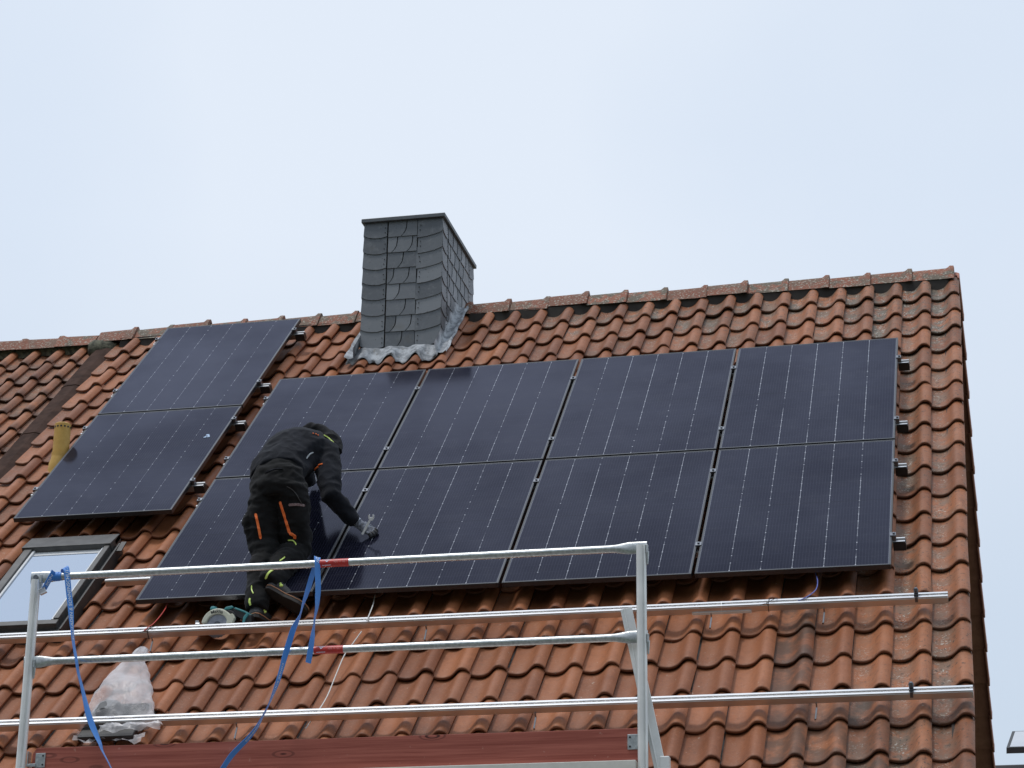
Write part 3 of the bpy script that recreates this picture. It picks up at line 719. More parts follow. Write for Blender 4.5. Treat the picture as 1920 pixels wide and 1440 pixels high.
for i, v in enumerate([1.73, 2.76, 3.45, 4.50]):
    lab = ["rail under the left panel pair, lowest capped end in the gap", "rail under the left panel pair, second capped end up the gap", "rail under the left panel pair, third capped end up the gap", "rail under the left panel pair, topmost capped end near the ridge"][i]
    rail(UL - .045, ULR + .085, v, lab, "rails carrying the left pair of panels", hooks=[-1.1, -.4], caps=[(ULR + .085, 1)], ends=[(ULR, 1), (UL, -1)])
def hu(px, py): return at_w(px, py, WT - RH).x
vA = at_w(1777, 1113, WT).y; vB = at_w(1824, 1289, WT).y
rail(-2.2, at_w(1777, 1113, WT).x, vA, "bare aluminium rail just below the panels, the circular saw standing behind it", "bare aluminium rails below the panels", hooks=[hu(285,1196), hu(797,1178), hu(1333,1152), hu(1545,1142)], bolts=[at_w(1718,1106,WT).x], splice=[at_w(1352,1137,WT).x])
rail(-2.0, at_w(1824, 1289, WT).x, vB, "lowest bare aluminium rail, nearest the eaves, with the plastic bag on it", "bare aluminium rails below the panels", hooks=[hu(447,1350), hu(1006,1330), hu(1531,1316)], bolts=[at_w(1709,1283,WT).x])

# ------------------------------------------------------------------ scaffold in front of the eaves
SY = -2.40
XL0, XR0 = at_y(50, 1300, SY).x, at_y(1204, 1230, SY).x
zt = at_y(1200, 1027, SY).z; zm = at_y(1200, 1194, SY).z
def post(x, top, label):
    t = empty("scaffold_post", (x, SY, 0), label, "scaffold post", "scaffold posts along the eaves")
    q = MB(); n_ = 60; rr = []
    ring = []
    for k in range(n_):
        a = 2*math.pi*k/n_; r = .0242 - (.0055 if abs(((a + .30) % (math.pi/2)) - math.pi/4) < .15 else 0); ring.append((r*math.cos(a), r*math.sin(a)))
    q.loft([[Vector((x_, y_, 0.0)) for x_, y_ in ring], [Vector((x_, y_, top)) for x_, y_ in ring]]); q.build("tube", M_ALU_RAW, t, smooth=30)
    for zz in (zt, zm):
        q = MB(); q.box((.024, -.012, zz - .03 ), (.034, .010, zz + .012)); q.tube([(.03, 0, zz - .085), (.030, 0, zz - .02)], [.004, .009], 8); q.build("wedge_lock", M_GALV, t, bevel=.002)
    q = MB(); q.tube([(0, 0, 0), (0, 0, .012)], [.075, .075], 16); q.build("base_plate", M_GALV, t)
    return t
post(XL0, at_y(66, 1088, SY).z, "left aluminium scaffold post with the blue strap knotted beside it")
post(XR0, zt + .012, "right aluminium scaffold post at the end of the guard rails")
def guard(z, label, sx):
    t = empty("guard_rail", (XL0, SY, z), label, "guard rail", "galvanised guard rails between the two posts")
    L_ = XR0 - XL0; q = MB(); n_ = 16
    def ring(x, ry, rz): return [Vector((x, ry*math.cos(2*math.pi*k/n_), rz*math.sin(2*math.pi*k/n_))) for k in range(n_)]
    q.loft([ring(-.028, .006, .030), ring(.06, .006, .030), ring(.085, .009, .027), ring(.13, .0185, .0195), ring(.18, .019, .019)] + [ring(.18 + (L_-.36)*k/24, .019, .019) for k in range(1, 24)] +
           [ring(L_-.18, .019, .019), ring(L_-.13, .0185, .0195), ring(L_-.085, .009, .027), ring(L_-.06, .006, .030), ring(L_+.028, .006, .030)])
    q.build("tube", M_GALV, t, smooth=45)
    q = MB()
    for x in (0, L_): q.disc((x, -.008, 0), (0,1,0), .013, .006, 14)
    q.build("rivet", M_DARKSTEEL, t)
    q = MB(); q.tube([(sx, 0, 0), (sx + .148, 0, 0)], .0198, 20); st_ = q.build("sticker", M_RED, t, smooth=45)
    q = MB()                              # printed box with an arrow head, and a smudged line of print
    def onr(x, a): return Vector((sx + x, -.0202*math.cos(a), .0202*math.sin(a)))
    def seg(a, b, w_=.0022): q.bar(onr(*a), onr(*b), w_, .0008, (0,-1,.2))
    seg((.014,.75), (.058,.75)); seg((.014,-.75), (.058,-.75)); seg((.014,.75), (.014,-.75)); seg((.058,.75), (.058,-.75)); seg((.030,.65), (.038,.1), .004); seg((.046,.65), (.038,.1), .004)
    q.build("print", M_PRINT, st_)
    for k in range(9): 
        q2 = MB(); 
    q = MB(); random.seed(3)
    for k in range(16):
        x = .075 + .0042*k
        if random.random() < .85: q.bar(onr(x, .35), onr(x, -.25 + .3*random.random()), .0024, .0008, (0,-1,.2))
    q.build("smudged_print", M_REDPALE, st_)
    return t
guard(zt, "upper galvanised guard rail with a red sticker, both blue straps hung over it", at_y(601, 1056, SY).x - XL0)
guard(zm, "lower galvanised guard rail with a red arrow sticker, passing in front of the plastic bag", at_y(590, 1218, SY).x - XL0)
# toe board
zb0, zb1 = at_y(1190, 1424, SY).z, at_y(1190, 1364, SY).z
XB0 = at_y(60, 1400, SY).x
t = empty("toe_board", (XB0, SY + .03, zb0), "dark red painted wooden toe board with knots between the posts", "toe board")
Lb = XR0 - XB0 - .012
q = MB(); q.prism([(0, 0), (Lb, 0), (Lb, zb1 - zb0), (.018, zb1 - zb0), (0, zb1 - zb0 - .03)], (0, -.014, 0), (1,0,0), (0,0,1), (0,1,0), .028); q.build("plank", M_BOARD, t, bevel=.002)
def bracket(x, sgn, z):
    q = MB(); s = sgn
    q.box((x - .026, -.019, z - .036), (x + .026, -.0155, z + .036)); q.box((x - .05*s - .012, -.03, z - .030), (x - .05*s + .002, .01, z - .020)); q.box((min(x - .02*s, x - .07*s), -.026, z - .032), (max(x - .02*s, x - .07*s), -.020, z - .016)); q.box((min(x - .066*s, x - .060*s), -.03, z - .03), (max(x - .066*s, x - .060*s), .01, z + .045))
    b = q.build("bracket", M_GALV, t, bevel=.0015); q = MB()
    for dx in (.014,):
        for dz in (.022, -.022): q.disc((x + dx*s, -.0195, z + dz), (0,1,0), .005, .002, 10)
    q.build("screw", M_BLACKPL, b)
bracket(at_y(73, 1430, SY).x - XB0, 1, at_y(68, 1425, SY).z - zb0); bracket(at_y(1186, 1388, SY).x - XB0, -1, at_y(1186, 1390, SY).z - zb0)
# deck behind and below the toe board
t = empty("scaffold_deck", (XL0, SY, zb0 - .06), "pale scaffold deck edge below the red toe board", "scaffold deck")
q = MB(); q.box((.03, -.03, -.05), (XR0 - XL0 - .03, .55, .053)); q.build("platform", M_DECK, t, bevel=.003)
q = MB(); q.bar((0.0, .0, -.09), (0.0, .6, -.09), .045, .045); q.bar((XR0 - XL0, .0, -.09), (XR0 - XL0, .6, -.09), .045, .045); q.build("transom", M_GALV, t)
# slanting bar behind the right post, with a short square tube at its foot
a0 = at_y(1174, 1141, SY + .055); a1 = at_y(1240, 1450, SY + .035)
t = empty("diagonal_brace", a1, "flat silver brace slanting behind the right scaffold post", "brace")
q = MB(); q.bar(Vector((0,0,0)), a0 - a1, .056, .010, (0,-1,0)); q.bar(Vector((0,0,0)) + Vector((-.010,.0,0)), a0 - a1 + Vector((-.010,0,0)), .006, .03, (0,-1,0))
q.build("flat_bar", M_ALU_RAW, t, bevel=.002)
e0 = at_y(1248, 1420, SY + .06); q = MB(); q.box((e0.x - .022 - a1.x, -.01, -1.0), (e0.x + .022 - a1.x, .04, e0.z - a1.z)); q.build("square_tube", M_ALU_RAW, t, bevel=.004)

# ------------------------------------------------------------------ blue straps with print
def ribbon(name, pts, wid, mat, parent, th=.0018):
    # pts: (centre, width direction) pairs
    C_ = catmull([p for p, _ in pts], 10); W_ = catmull([w.normalized() for _, w in pts], 10)
    rg = []; info = []
    for i, (c, w) in enumerate(zip(C_, W_)):
        t_ = (C_[min(i+1, len(C_)-1)] - C_[max(i-1, 0)]).normalized(); w = (w - t_ * w.dot(t_)).normalized(); nn = t_.cross(w).normalized()
        if nn.dot(FWD) > 0 and False: nn = -nn
        rg.append([c - w*wid/2 - nn*th/2, c + w*wid/2 - nn*th/2, c + w*wid/2 + nn*th/2, c - w*wid/2 + nn*th/2]); info.append((c, t_, w, nn))
    q = MB(); q.loft(rg); o = q.build(name, mat, parent, world=True)
    return o, info
def ribbon_text(body, info, s0, s1, wid, parent, side=1, flip=1, hgt=.62):
    # lay lettering along the strap from arc length s0 to s1
    S = [0.0]
    for a, b in zip(info[:-1], info[1:]): S.append(S[-1] + (b[0] - a[0]).length)
    me = text_mesh(body, 1.0, .012); xs_ = [v.co.x for v in me.vertices]; x0, x1 = min(xs_), max(xs_); ys_ = [v.co.y for v in me.vertices]; ym = (min(ys_) + max(ys_)) / 2; yh = max(ys_) - min(ys_)
    for v in me.vertices:
        f = (v.co.x - x0) / (x1 - x0); s = s0 + (s1 - s0) * f; s = max(0, min(S[-1] - 1e-6, s))
        i = max(j for j in range(len(S)) if S[j] <= s); i = min(i, len(S) - 2); r = (s - S[i]) / (S[i+1] - S[i])
        c = info[i][0].lerp(info[i+1][0], r); w = info[i][2].lerp(info[i+1][2], r).normalized(); nn = info[i][3].lerp(info[i+1][3], r).normalized()
        v.co = c + w * ((v.co.y - ym) / yh * wid * hgt * flip) + nn * (.0016 * side)
    return link("print", me, M_PRINT, parent, world=True)
FY = SY - .023
V = Vector
SWID = .033
def run(L):                               # (x, y, depth, seen width in px) -> centre and width direction of a twisting strap
    P = [at_y(x, y, Y) for x, y, Y, w in L]; r = []
    for i, (x, y, Y, w) in enumerate(L):
        t_ = (P[min(i+1, len(P)-1)] - P[max(i-1, 0)]).normalized(); d = ray(x, y); sd = t_.cross(d).normalized(); fr = sd.cross(t_).normalized()
        if sd.x < 0: sd = -sd
        if fr.dot(d) < 0: fr = -fr
        c = min(1.0, w / (SWID * FPX / (P[i] - CAM).length)); r.append((P[i], sd * c + fr * math.sqrt(1 - c*c)))
    return r
t = empty("tie_strap", at_y(110, 1075, SY), "blue printed strap with a buckle, knotted at the left post and trailing down", "strap", "blue lashing straps on the guard rail")
G = FY - .004
s_, inf = ribbon("webbing", run([(119,1082,SY+.03,8), (119,1068,SY+.01,9), (122,1064,SY-.012,9), (125,1070,G,10), (126,1080,G,10.5), (129,1110,G,10), (132.5,1140,G,10), (134,1165,G,8), (135.3,1182,G,5.5), (138,1207,G-.01,4.5), (142.6,1234,G-.02,5), (147,1262,G-.02,4.5), (153.7,1288,G-.02,5), (158.7,1310,G-.02,7), (165.5,1338,G-.02,10), (172.7,1360,G-.02,10.8), (182,1382,G-.02,8), (187.6,1395,G-.02,6), (192,1408,G-.02,3), (203.5,1430,G-.02,1.8), (212,1448,G-.02,1.5)]), SWID, M_STRAP, t)
tot = sum((b[0]-a[0]).length for a, b in zip(inf[:-1], inf[1:]))
def face(inf, i): return -1 if inf[i][3].dot(ray(500, 1200)) > 0 else 1
ribbon_text("ROLLLADEN & SONNENSCHUTZ", list(reversed(inf)), tot - .47, tot - .075, SWID, t, side=face(inf, 60), flip=-1, hgt=.58)
q = MB(); xc = at_y(102, 1078, SY).x
for k in range(3): q.tube([(xc - .018 + .016*k, SY, zt), (xc + .012 + .016*k, SY, zt + .001)], .0215 + .002*(k == 1), 20)
q.build("knot", M_STRAP, t, world=True, smooth=45)
tl_, inf2 = ribbon("strap_tail", run([(101,1071,FY-.006,9), (95,1082,FY-.010,9), (89,1093,FY-.010,9), (83,1104,FY-.008,9)]), SWID, M_STRAP, t)
ribbon_text("SON", list(reversed(inf2)), .02, .080, SWID, t, side=face(inf2, 8), flip=-1, hgt=.5)
bc = at_y(80, 1108, FY - .012); q = MB(); bx = V((.9,0,.42)).normalized(); bz = V((.42,0,-.9)).normalized()
q.bar(bc - bx*.016, bc + bx*.016, .026, .010, (0,-1,0)); q.bar(bc - bx*.018 + bz*.014, bc + bx*.018 + bz*.014, .007, .016, (0,-1,0)); q.bar(bc - bx*.018 - bz*.012, bc + bx*.018 - bz*.012, .006, .015, (0,-1,0))
q.build("buckle", M_STEEL, t, world=True, bevel=.002)

t = empty("tie_strap", at_y(595, 1055, SY), "blue strap looped over the middle of the upper rail, one cut end hanging free", "strap", "blue lashing straps on the guard rail")
s_, inf = ribbon("webbing", run([(592,1062,SY+.026,9), (594,1049,SY+.016,9), (595,1045,SY-.004,9), (595,1052,G,10), (595.8,1075,G,10), (596.5,1100,G,10), (595.6,1120,G,9), (593.8,1140,G,5.5), (590.3,1158,G,3.2), (588.6,1175,G,3.5), (585.9,1195,G-.01,8), (581.9,1220,G-.01,10), (577.9,1243,G-.01,10)]), SWID, M_STRAP, t)
ribbon_text("TUV", inf, .055, .105, SWID, t, side=face(inf, 40), flip=1, hgt=.5)
s_, inf = ribbon("webbing", run([(593,1056,SY+.028,9), (590,1064,SY+.032,9), (585.5,1078,SY+.034,9), (579,1100,SY+.03,9), (572.4,1120,SY+.02,6.5), (567.4,1135,SY+.01,3.6), (562.2,1155,SY-.01,3.4), (550,1180,G-.01,10), (542,1205,G-.015,10.8), (534.3,1230,G-.02,10), (527.7,1255,G-.025,8), (520,1280,G-.03,7), (512.4,1300,G-.03,4.5), (505.2,1318,G-.03,2.6), (498.4,1332,G-.03,2.6), (491.6,1345,G-.03,3.2), (480.4,1365,G-.035,6), (464.6,1385,G-.04,8), (449.7,1400,G-.04,9), (433,1418,G-.04,9.5), (414,1446,G-.04,8)]), SWID, M_STRAP, t)
tot = sum((b[0]-a[0]).length for a, b in zip(inf[:-1], inf[1:]))
ribbon_text("KÖHLER ROLLLADEN", inf, tot*.475, tot*.66, SWID*.8, t, side=face(inf, 95), flip=1, hgt=.5)
ribbon_text("SONNENSCHUTZ", list(reversed(inf)), tot*.16, tot*.29, SWID*.8, t, side=face(inf, 165), flip=-1, hgt=.5)
del V

# ------------------------------------------------------------------ cables
def cable(pts, r, mat, label, cat="cable"):
    P = catmull(pts, 8); q = MB(); q.tube(P, r, 8)
    o = q.build("cable", mat, smooth=60); c = P[0].copy(); o.data.transform(Matrix.Translation(-c)); o.location = c
    return tag(o, label, cat)
def rp(px, py, w): return MR @ at_w(px, py, w)
cable([rp(703,1116,-.10), rp(699,1135,-.085), rp(690,1158,-.02), rp(688,1164,-.026)], .0036, M_CABLEW, "upper piece of white cable hanging from under the panels to the rail", "cable")
cable([rp(678,1184,-.075), rp(662,1206,-.10), rp(646,1228,-.11), rp(630,1265,-.13), rp(616,1300,-.14), rp(604,1322,-.11), rp(590,1342,-.09), rp(579,1358,-.12), rp(573,1366,-.11)], .0036, M_CABLEW, "lower piece of white cable running down the tiles between the two bare rails", "cable")
cable([rp(315,1128,-.06), rp(309,1143,-.05), rp(298,1158,-.04), rp(287,1170,-.028), rp(278,1176,-.027), rp(270,1183,-.028)], .0034, M_CABLER, "short red cable coming out under the lower left panel corner onto the rail", "cable")
cable([rp(1529,1074,-.06), rp(1533,1090,-.05), rp(1530,1105,-.035), rp(1518,1116,-.028), rp(1503,1124,-.030), rp(1497,1126,-.034)], .0032, M_CABLEB, "short blue cable curling from under the rightmost panel onto the rail", "cable")
# black cable ties round rail A
for px, py, what in ((277, 1182, "red cable"), (1440, 1132, "blue cable")):
    c = at_w(px, py, WT); h = RWD/2 + .002
    q = MB(); u = c.x; q.tube([(u, vA - h, WT - RH - .005), (u, vA - h, WT + .002), (u + .004, vA + h, WT + .003), (u + .004, vA + h, WT - RH - .005), (u, vA - h, WT - RH - .005)], .0022, 6); q.tube([(u, vA - h, WT + .002), (u - .02, vA - h - .01, WT + .008), (u - .045, vA - h - .004, WT - .002)], .0018, 6)
    q.tube([(u - .01, vA - h, WT + .006), (u + .03, vA, WT + .012), (u + .05, vA + h, WT + .006)], .0018, 6)
    o = q.build("cable_tie", M_BLACKPL); o.data.transform(Matrix.Translation((-u, -vA, -WT))); o.location = RW(u, vA, WT); o.rotation_euler = (PITCH, 0, 0)
    tag(o, "thin black cable tie round the upper bare rail beside the " + what, "cable tie")

# ------------------------------------------------------------------ plastic bag with a black box in it
b0 = at_w(215, 1365, -.10)
t = empty("hardware_box", RW(b0.x, b0.y, -.12), "flat black plastic box wedged under the lowest rail inside the film bag", "box", roof=True)
q = MB(); q.box((-.175, -.13, .012), (.155, .22, .048)); q.box((-.165, -.12, .006), (.145, -.105, .05)); q.build("tray", M_BLACKPL, t, bevel=.006)
q = MB(); q.prism([(-.13, .10), (-.13, .145), (-.08, .16), (-.02, .15), (.0, .12), (.13, .11), (.14, .10)], (0, .07, -.05), (1,0,0), (0,0,1), (0,1,0), .10); q.build("insert", speckled("grey_foam", (.10,.10,.10), (.14,.14,.14), .8, 20), t, bevel=.004)
bagq = MB()
outline_b = [(150,1378), (158,1350), (172,1322), (200,1268), (228,1222), (252,1212), (262,1208), (270,1222), (279,1240), (283,1262), (282,1300), (277,1338), (270,1384), (262,1388)]
B0 = t.location.copy()
def bag_ring(s, n_=72):
    # s 0 foot .. 1 tip; the bag stands on the box and leans over to the right
    c = at_w(261 - 46*(1-s), 1212 + 150*(1-s), -.06); cx, cv = c.x, c.y
    hw = (.024 + .185*(1-s)) * (1.0 + .03*math.sin(5*s)); hd = (.10*(1-s)**.6 + .012)
    lift = .026 + .050*math.sin(min(1, s*1.1)*math.pi)
    r = []
    for k in range(n_):
        a = 2*math.pi*k/n_; wob = 1 + .06*math.sin(3*a + 3*s) + .035*math.sin(5*a + 4*s) + .018*math.sin(11*a - 5*s)
        r.append(RW(cx + hw*math.cos(a)*wob, cv + .02 + .03*math.sin(a)*(1-s), -.105 + lift*(1.05 + math.sin(a)*wob) * (1 - .45*s) ))
    return r
bagq.loft([bag_ring(s) for s in np.linspace(0, 1, 40)], caps=True)
t2 = empty("plastic_bag", RW(b0.x, b0.y, -.12), "crumpled clear plastic bag propped up on the lowest rail in front of the tiles", "plastic bag", roof=True)
o = bagq.build("film", M_BAG, t2, world=True, smooth=True)
for v in o.data.vertices:
    d = noise.noise_vector(v.co * 5) * .012; rdg = (1 - 2.2*abs(noise.noise(v.co * 6.5 + Vector((0,0,v.co.x*3))))) * .016 + (1 - 2.2*abs(noise.noise(v.co * 15))) * .007; v.co += d + v.normal * rdg
q = MB(); rr = []
for i, s in enumerate(np.linspace(0, 1, 14)):   # loose flap lying over the rail
    c = at_w(188 + 112*s, 1363 - 6*s, WT + .006)
    rr.append([MR @ (c + Vector((.01*math.sin(j*2.1 + i), (j - 2)*.018*(1.2 - .5*s) + .006*math.sin(i*1.9 + j), .012*math.sin(i*1.3 + j*1.7) + .010 - .010*abs(j - 2)))) for j in range(5)])
q.loft(rr, caps=False, closed=False); q.build("loose_flap", M_BAG, t2, world=True, smooth=True)
q = MB(); rr = []
for i, s in enumerate(np.linspace(0, 1, 12)):   # hem showing below the rail
    c = at_w(140 + 128*s, 1380 + 3*math.sin(s*9), -.09)
    rr.append([MR @ (c + Vector((0, (j - 1.5)*.03 + .006*math.sin(i*2.3 + j), .014*math.sin(i*1.7 + j*2.2)))) for j in range(4)])
q.loft(rr, caps=False, closed=False); q.build("hem", M_BAG, t2, world=True, smooth=True)

# ------------------------------------------------------------------ circular saw
sc0 = at_y(407, 1171, -.135)
t = empty("circular_saw", sc0, "teal and ivory circular saw standing behind the bare rail at the worker's foot", "circular saw")
Yv = Vector((0,1,0))
q = MB(); n_ = 22; ro, ri = .098, .060
outr = [(ro*math.cos(a), ro*math.sin(a)) for a in np.linspace(math.radians(5), math.radians(176), n_)]
inr = [(ri*1.08*math.cos(a), ri*1.0*math.sin(a) + .004) for a in np.linspace(math.radians(172), math.radians(20), 12)]
q.prism(outr + inr, (0, -.012, 0), (1,0,0), (0,0,1), (0,1,0), .05); gd = q.build("blade_guard", M_IVORY, t, bevel=.006)
q = MB(); q.prism([(.060,.0), (.100,.0), (.112,.035), (.098,.062), (.072,.055)], (0, -.014, 0), (1,0,0), (0,0,1), (0,1,0), .03); q.build("guard_lever", M_IVORY, t, bevel=.003)
q = MB(); teeth = []
for k in range(48):
    a = 2*math.pi*k/48; r = .083 if k % 2 else .078; teeth.append((r*math.cos(a), r*math.sin(a)))
q.prism(teeth, (0, .004, 0), (1,0,0), (0,0,1), (0,1,0), .002); bl = q.build("blade", M_BLADE, t)
q = MB(); q.disc((0, .002, 0), Yv, .022, .006, 20); q.disc((0, -.004, 0), Yv, .009, .012, 6); q.build("blade_flange", M_DARKSTEEL, bl, bevel=.001)
q = MB(); q.box((-.135, -.03, -.030), (.15, .10, -.026)); q.box((-.128, -.03, -.03), (-.108, -.02, .022)); q.tube([(-.125, -.03, .0), (-.098, -.03, .0)], .008, 8); q.build("base_plate", M_STEEL, t, bevel=.001)
q = MB(); q.tube([(.05, .04, .045), (.06, .12, .05)], [.055, .05], 18); q.prism([(.015, .085), (.06, .112), (.10, .11), (.15, .085), (.20, .06), (.225, .0), (.19, -.02), (.15, .03), (.10, .055), (.05, .06)], (0, .045, 0), (1,0,0), (0,0,1), (0,1,0), .045); q.build("motor_body", M_BLACKPL, t, bevel=.006)
q = MB(); q.prism([(.02, .098), (.035, .118), (.075, .124), (.085, .112), (.07, .102)], (0, .035, 0), (1,0,0), (0,0,1), (0,1,0), .05); q.prism([(.09, .115), (.15, .092), (.205, .062), (.20, .052), (.145, .080), (.09, .102)], (0, .040, 0), (1,0,0), (0,0,1), (0,1,0), .03); q.build("handle", M_TEAL, t, bevel=.006)
q = MB(); q.box((.165, .0, -.025), (.215, .09, .055)); q.build("battery", M_BLACKPL, t, bevel=.006)
q = MB(); q.prism([(.155, -.02), (.165, .04), (.19, .07), (.20, .055), (.178, .02), (.172, -.02)], (0, -.006, 0), (1,0,0), (0,0,1), (0,1,0), .04); q.build("battery_trim", M_TEAL, t, bevel=.004)
q = MB(); q.disc((-.038, .03, .105), (0, .25, 1), .021, .02, 16); q.build("front_knob", M_TEAL, t, bevel=.004)
me = text_mesh("Makita", .030, .0006)
for v in me.vertices:
    a = math.radians(90) - v.co.x / .079; r = .079 + v.co.y * .9; v.co = Vector((r*math.cos(a), -.0128, r*math.sin(a)))
link("lettering", me, M_BLACKPL, gd)

#WORKER_START
# ------------------------------------------------------------------ the worker
Lft = at_y(488, 1168, -.03)
wk = empty("person", (Lft.x, Lft.y, RW(0, 0, 0).z - .20), "worker in black clothes bending over the panels, holding a spanner in a grey glove", "person")
def ell(path, n_=20):
    # path: (centre, side vector, half width, half depth) -> closed tube
    rg = []
    P = [Vector(p[0]) for p in path]
    for i, (c, s, a, b) in enumerate(path):
        c = P[i]; t_ = (P[min(i+1, len(P)-1)] - P[max(i-1, 0)]).normalized(); s = Vector(s); s = (s - t_*s.dot(t_)).normalized(); d = t_.cross(s)
        rg.append([c + s*(a*math.cos(2*math.pi*k/n_)) + d*(b*math.sin(2*math.pi*k/n_)) for k in range(n_)])
    q = MB(); q.loft(rg); return q
def ball(c, r, sx=1, sy=1, sz=1, n_=14):
    c = Vector(c); rg = []
    for i in range(1, n_):
        th = math.pi*i/n_; rg.append([c + Vector((r*sx*math.sin(th)*math.cos(2*math.pi*k/n_), r*sy*math.sin(th)*math.sin(2*math.pi*k/n_), r*sz*math.cos(th))) for k in range(n_)])
    q = MB(); q.loft(rg); return q
def fuse(name, parts, mat, parent, voxel=.010, smooth=6, folds=(), cut=None):
    q = MB()
    for p in parts:
        m_ = bpy.data.meshes.new("x"); m_.from_pydata(p.v, [], p.f); bm = bmesh.new(); bm.from_mesh(m_); bmesh.ops.recalc_face_normals(bm, faces=bm.faces); bm.to_mesh(m_); bm.free()
        q.add([v.co[:] for v in m_.vertices], [tuple(f.vertices) for f in m_.polygons]); bpy.data.meshes.remove(m_)
    me = bpy.data.meshes.new(name); me.from_pydata(q.v, [], q.f); o = bpy.data.objects.new("tmp", me); COL.objects.link(o)
    r = o.modifiers.new("r", 'REMESH'); r.mode = 'VOXEL'; r.voxel_size = voxel
    s = o.modifiers.new("s", 'SMOOTH'); s.iterations = smooth; s.factor = .5
    bpy.context.view_layer.update(); m2_ = bpy.data.meshes.new_from_object(o.evaluated_get(bpy.context.evaluated_depsgraph_get())); bpy.data.objects.remove(o)
    m2_.name = name
    nr = [v.normal.copy() for v in m2_.vertices]
    for v, n2 in zip(m2_.vertices, nr):
        d = 0
        for sc_, amp, st in folds:
            p = v.co; d += amp * (1 - 2*abs(noise.noise(Vector((p.x*sc_*st[0], p.y*sc_*st[1], p.z*sc_*st[2])))) * 1.6)
        v.co += n2 * d
    bv = BVHTree.FromPolygons([v.co.copy() for v in m2_.vertices], [tuple(p.vertices) for p in m2_.polygons])
    ob = link(name, m2_, mat, parent, smooth=True, world=True)
    return ob, bv
J = {k: at_y(*v) for k, v in dict(hip=(521,905,.13), waist=(519,876,.20), mid=(541,848,.36), chest=(570,836,.48), neck=(594,830,.57),
     shR=(613,852,.46), shL=(558,832,.62), elR=(620,932,.32), wrR=(667,978,.485), hipL=(500,918,.13), hipR=(546,912,.12),
     knL=(490,1020,.17), anL=(482,1132,.00), knR=(556,1030,.27), anR=(507,1086,.02), head=(606,836,.70), elL=(570,880,.80), haL=(580,905,1.0)).items()}
ax = (J['shR'] - J['shL']).normalized(); hx = (J['hipR'] - J['hipL']).normalized()
# body: one continuous figure under the clothes
heel_L, toe_L, heel_R, toe_R = at_y(474, 1160, -.07), at_y(514, 1186, .12), at_y(498, 1108, -.02), at_y(564, 1146, .05)
SHUP = dict(knL=Vector((-.05, .40, .85)), knR=Vector((.30, .55, .74)))
hd = J['head']; fdir = (Vector((1.32, .60, Z0 + .5)) - hd).normalized()
hup = (hd - J['neck']).normalized()
body = [ell([(J['hip'] - Vector((0,0,.05)), hx, .13, .09), (J['hip'], hx, .15, .10), (J['waist'], hx, .135, .095), (J['mid'], ax + hx, .14, .10), (J['chest'], ax, .15, .105), (J['neck'], ax, .07, .06)]),
        ell([(J['neck'] - hup*.05, ax, .058, .058), (hd - hup*.02, ax, .055, .055)])]
body += [ell([(hd - hup*.085 + fdir*.03, ax, .045, .05), (hd - hup*.05 + fdir*.012, ax, .064, .082), (hd, ax, .074, .095), (hd + hup*.06, ax, .070, .088), (hd + hup*.105, ax, .04, .05)])]
ey = hd + fdir*.088
body += [ball(hd + fdir*.100 - hup*.018, .016, 1, 1, 1.3, 8)]                       # nose
for sg in (-1, 1): body += [ball(hd + ax*sg*.077 - hup*.01, .022, .5, 1, 1.2, 8)]    # ears
for a, b, c, w0, w1, w2 in (('shR','elR','wrR',.048,.040,.028), ('shL','elL','haL',.048,.040,.028)):
    body.append(ell([(J[a], (1,.3,0), w0, w0), ((J[a]+J[b])/2, (1,.3,0), w0*.92, w0*.92), (J[b], (1,.3,0), w1, w1), ((J[b]*.6+J[c]*.4), (1,.3,0), w1*.98, w1*.98), (J[c], (1,.3,0), w2, w2)], 12))
    body.append(ell([(J['chest'], (0,0,1), .08, .08), (J[a], (0,0,1), .055, .055)], 12))
for a, b, c, h_, t_ in (('hipL','knL','anL',heel_L,toe_L), ('hipR','knR','anR',heel_R,toe_R)):
    body.append(ell([(J[a], (1,0,0), .080, .085), ((J[a]+J[b])/2, (1,0,0), .070, .075), (J[b], (1,0,0), .054, .056), (J[b]*.65 + J[c]*.35, (1,0,0), .052, .056), (J[c], (1,0,0), .036, .038)], 14))
    f_ = (t_ - h_).normalized(); u_ = SHUP[b]; u_ = (u_ - f_*u_.dot(f_)).normalized()
    body.append(ell([(J[c], f_.cross(u_), .032, .034), (h_ + f_*.05 + u_*.080, f_.cross(u_), .028, .030), (h_ + f_*.12 + u_*.058, f_.cross(u_), .030, .024), (h_ + f_*.20 + u_*.044, f_.cross(u_), .028, .016)], 12))
ob, _ = fuse("body", body, M_SKIN, wk, .011, 4)
q = MB()
for sg in (-1, 1): q2 = ball(hd + fdir*.090 + ax*sg*.031 + hup*.012, .011, n_=8); q.add(q2.v, q2.f)
q.build("eyes", speckled("eye", (.7,.7,.68), (.75,.75,.72), .3, 10), wk, world=True, smooth=True)
q = MB(); q.bar(hd + fdir*.086 - hup*.050 - ax*.022, hd + fdir*.086 - hup*.050 + ax*.022, .008, .006, fdir); q.build("mouth", speckled("lips", (.40,.15,.12), (.44,.18,.14), .5, 20), wk, world=True)
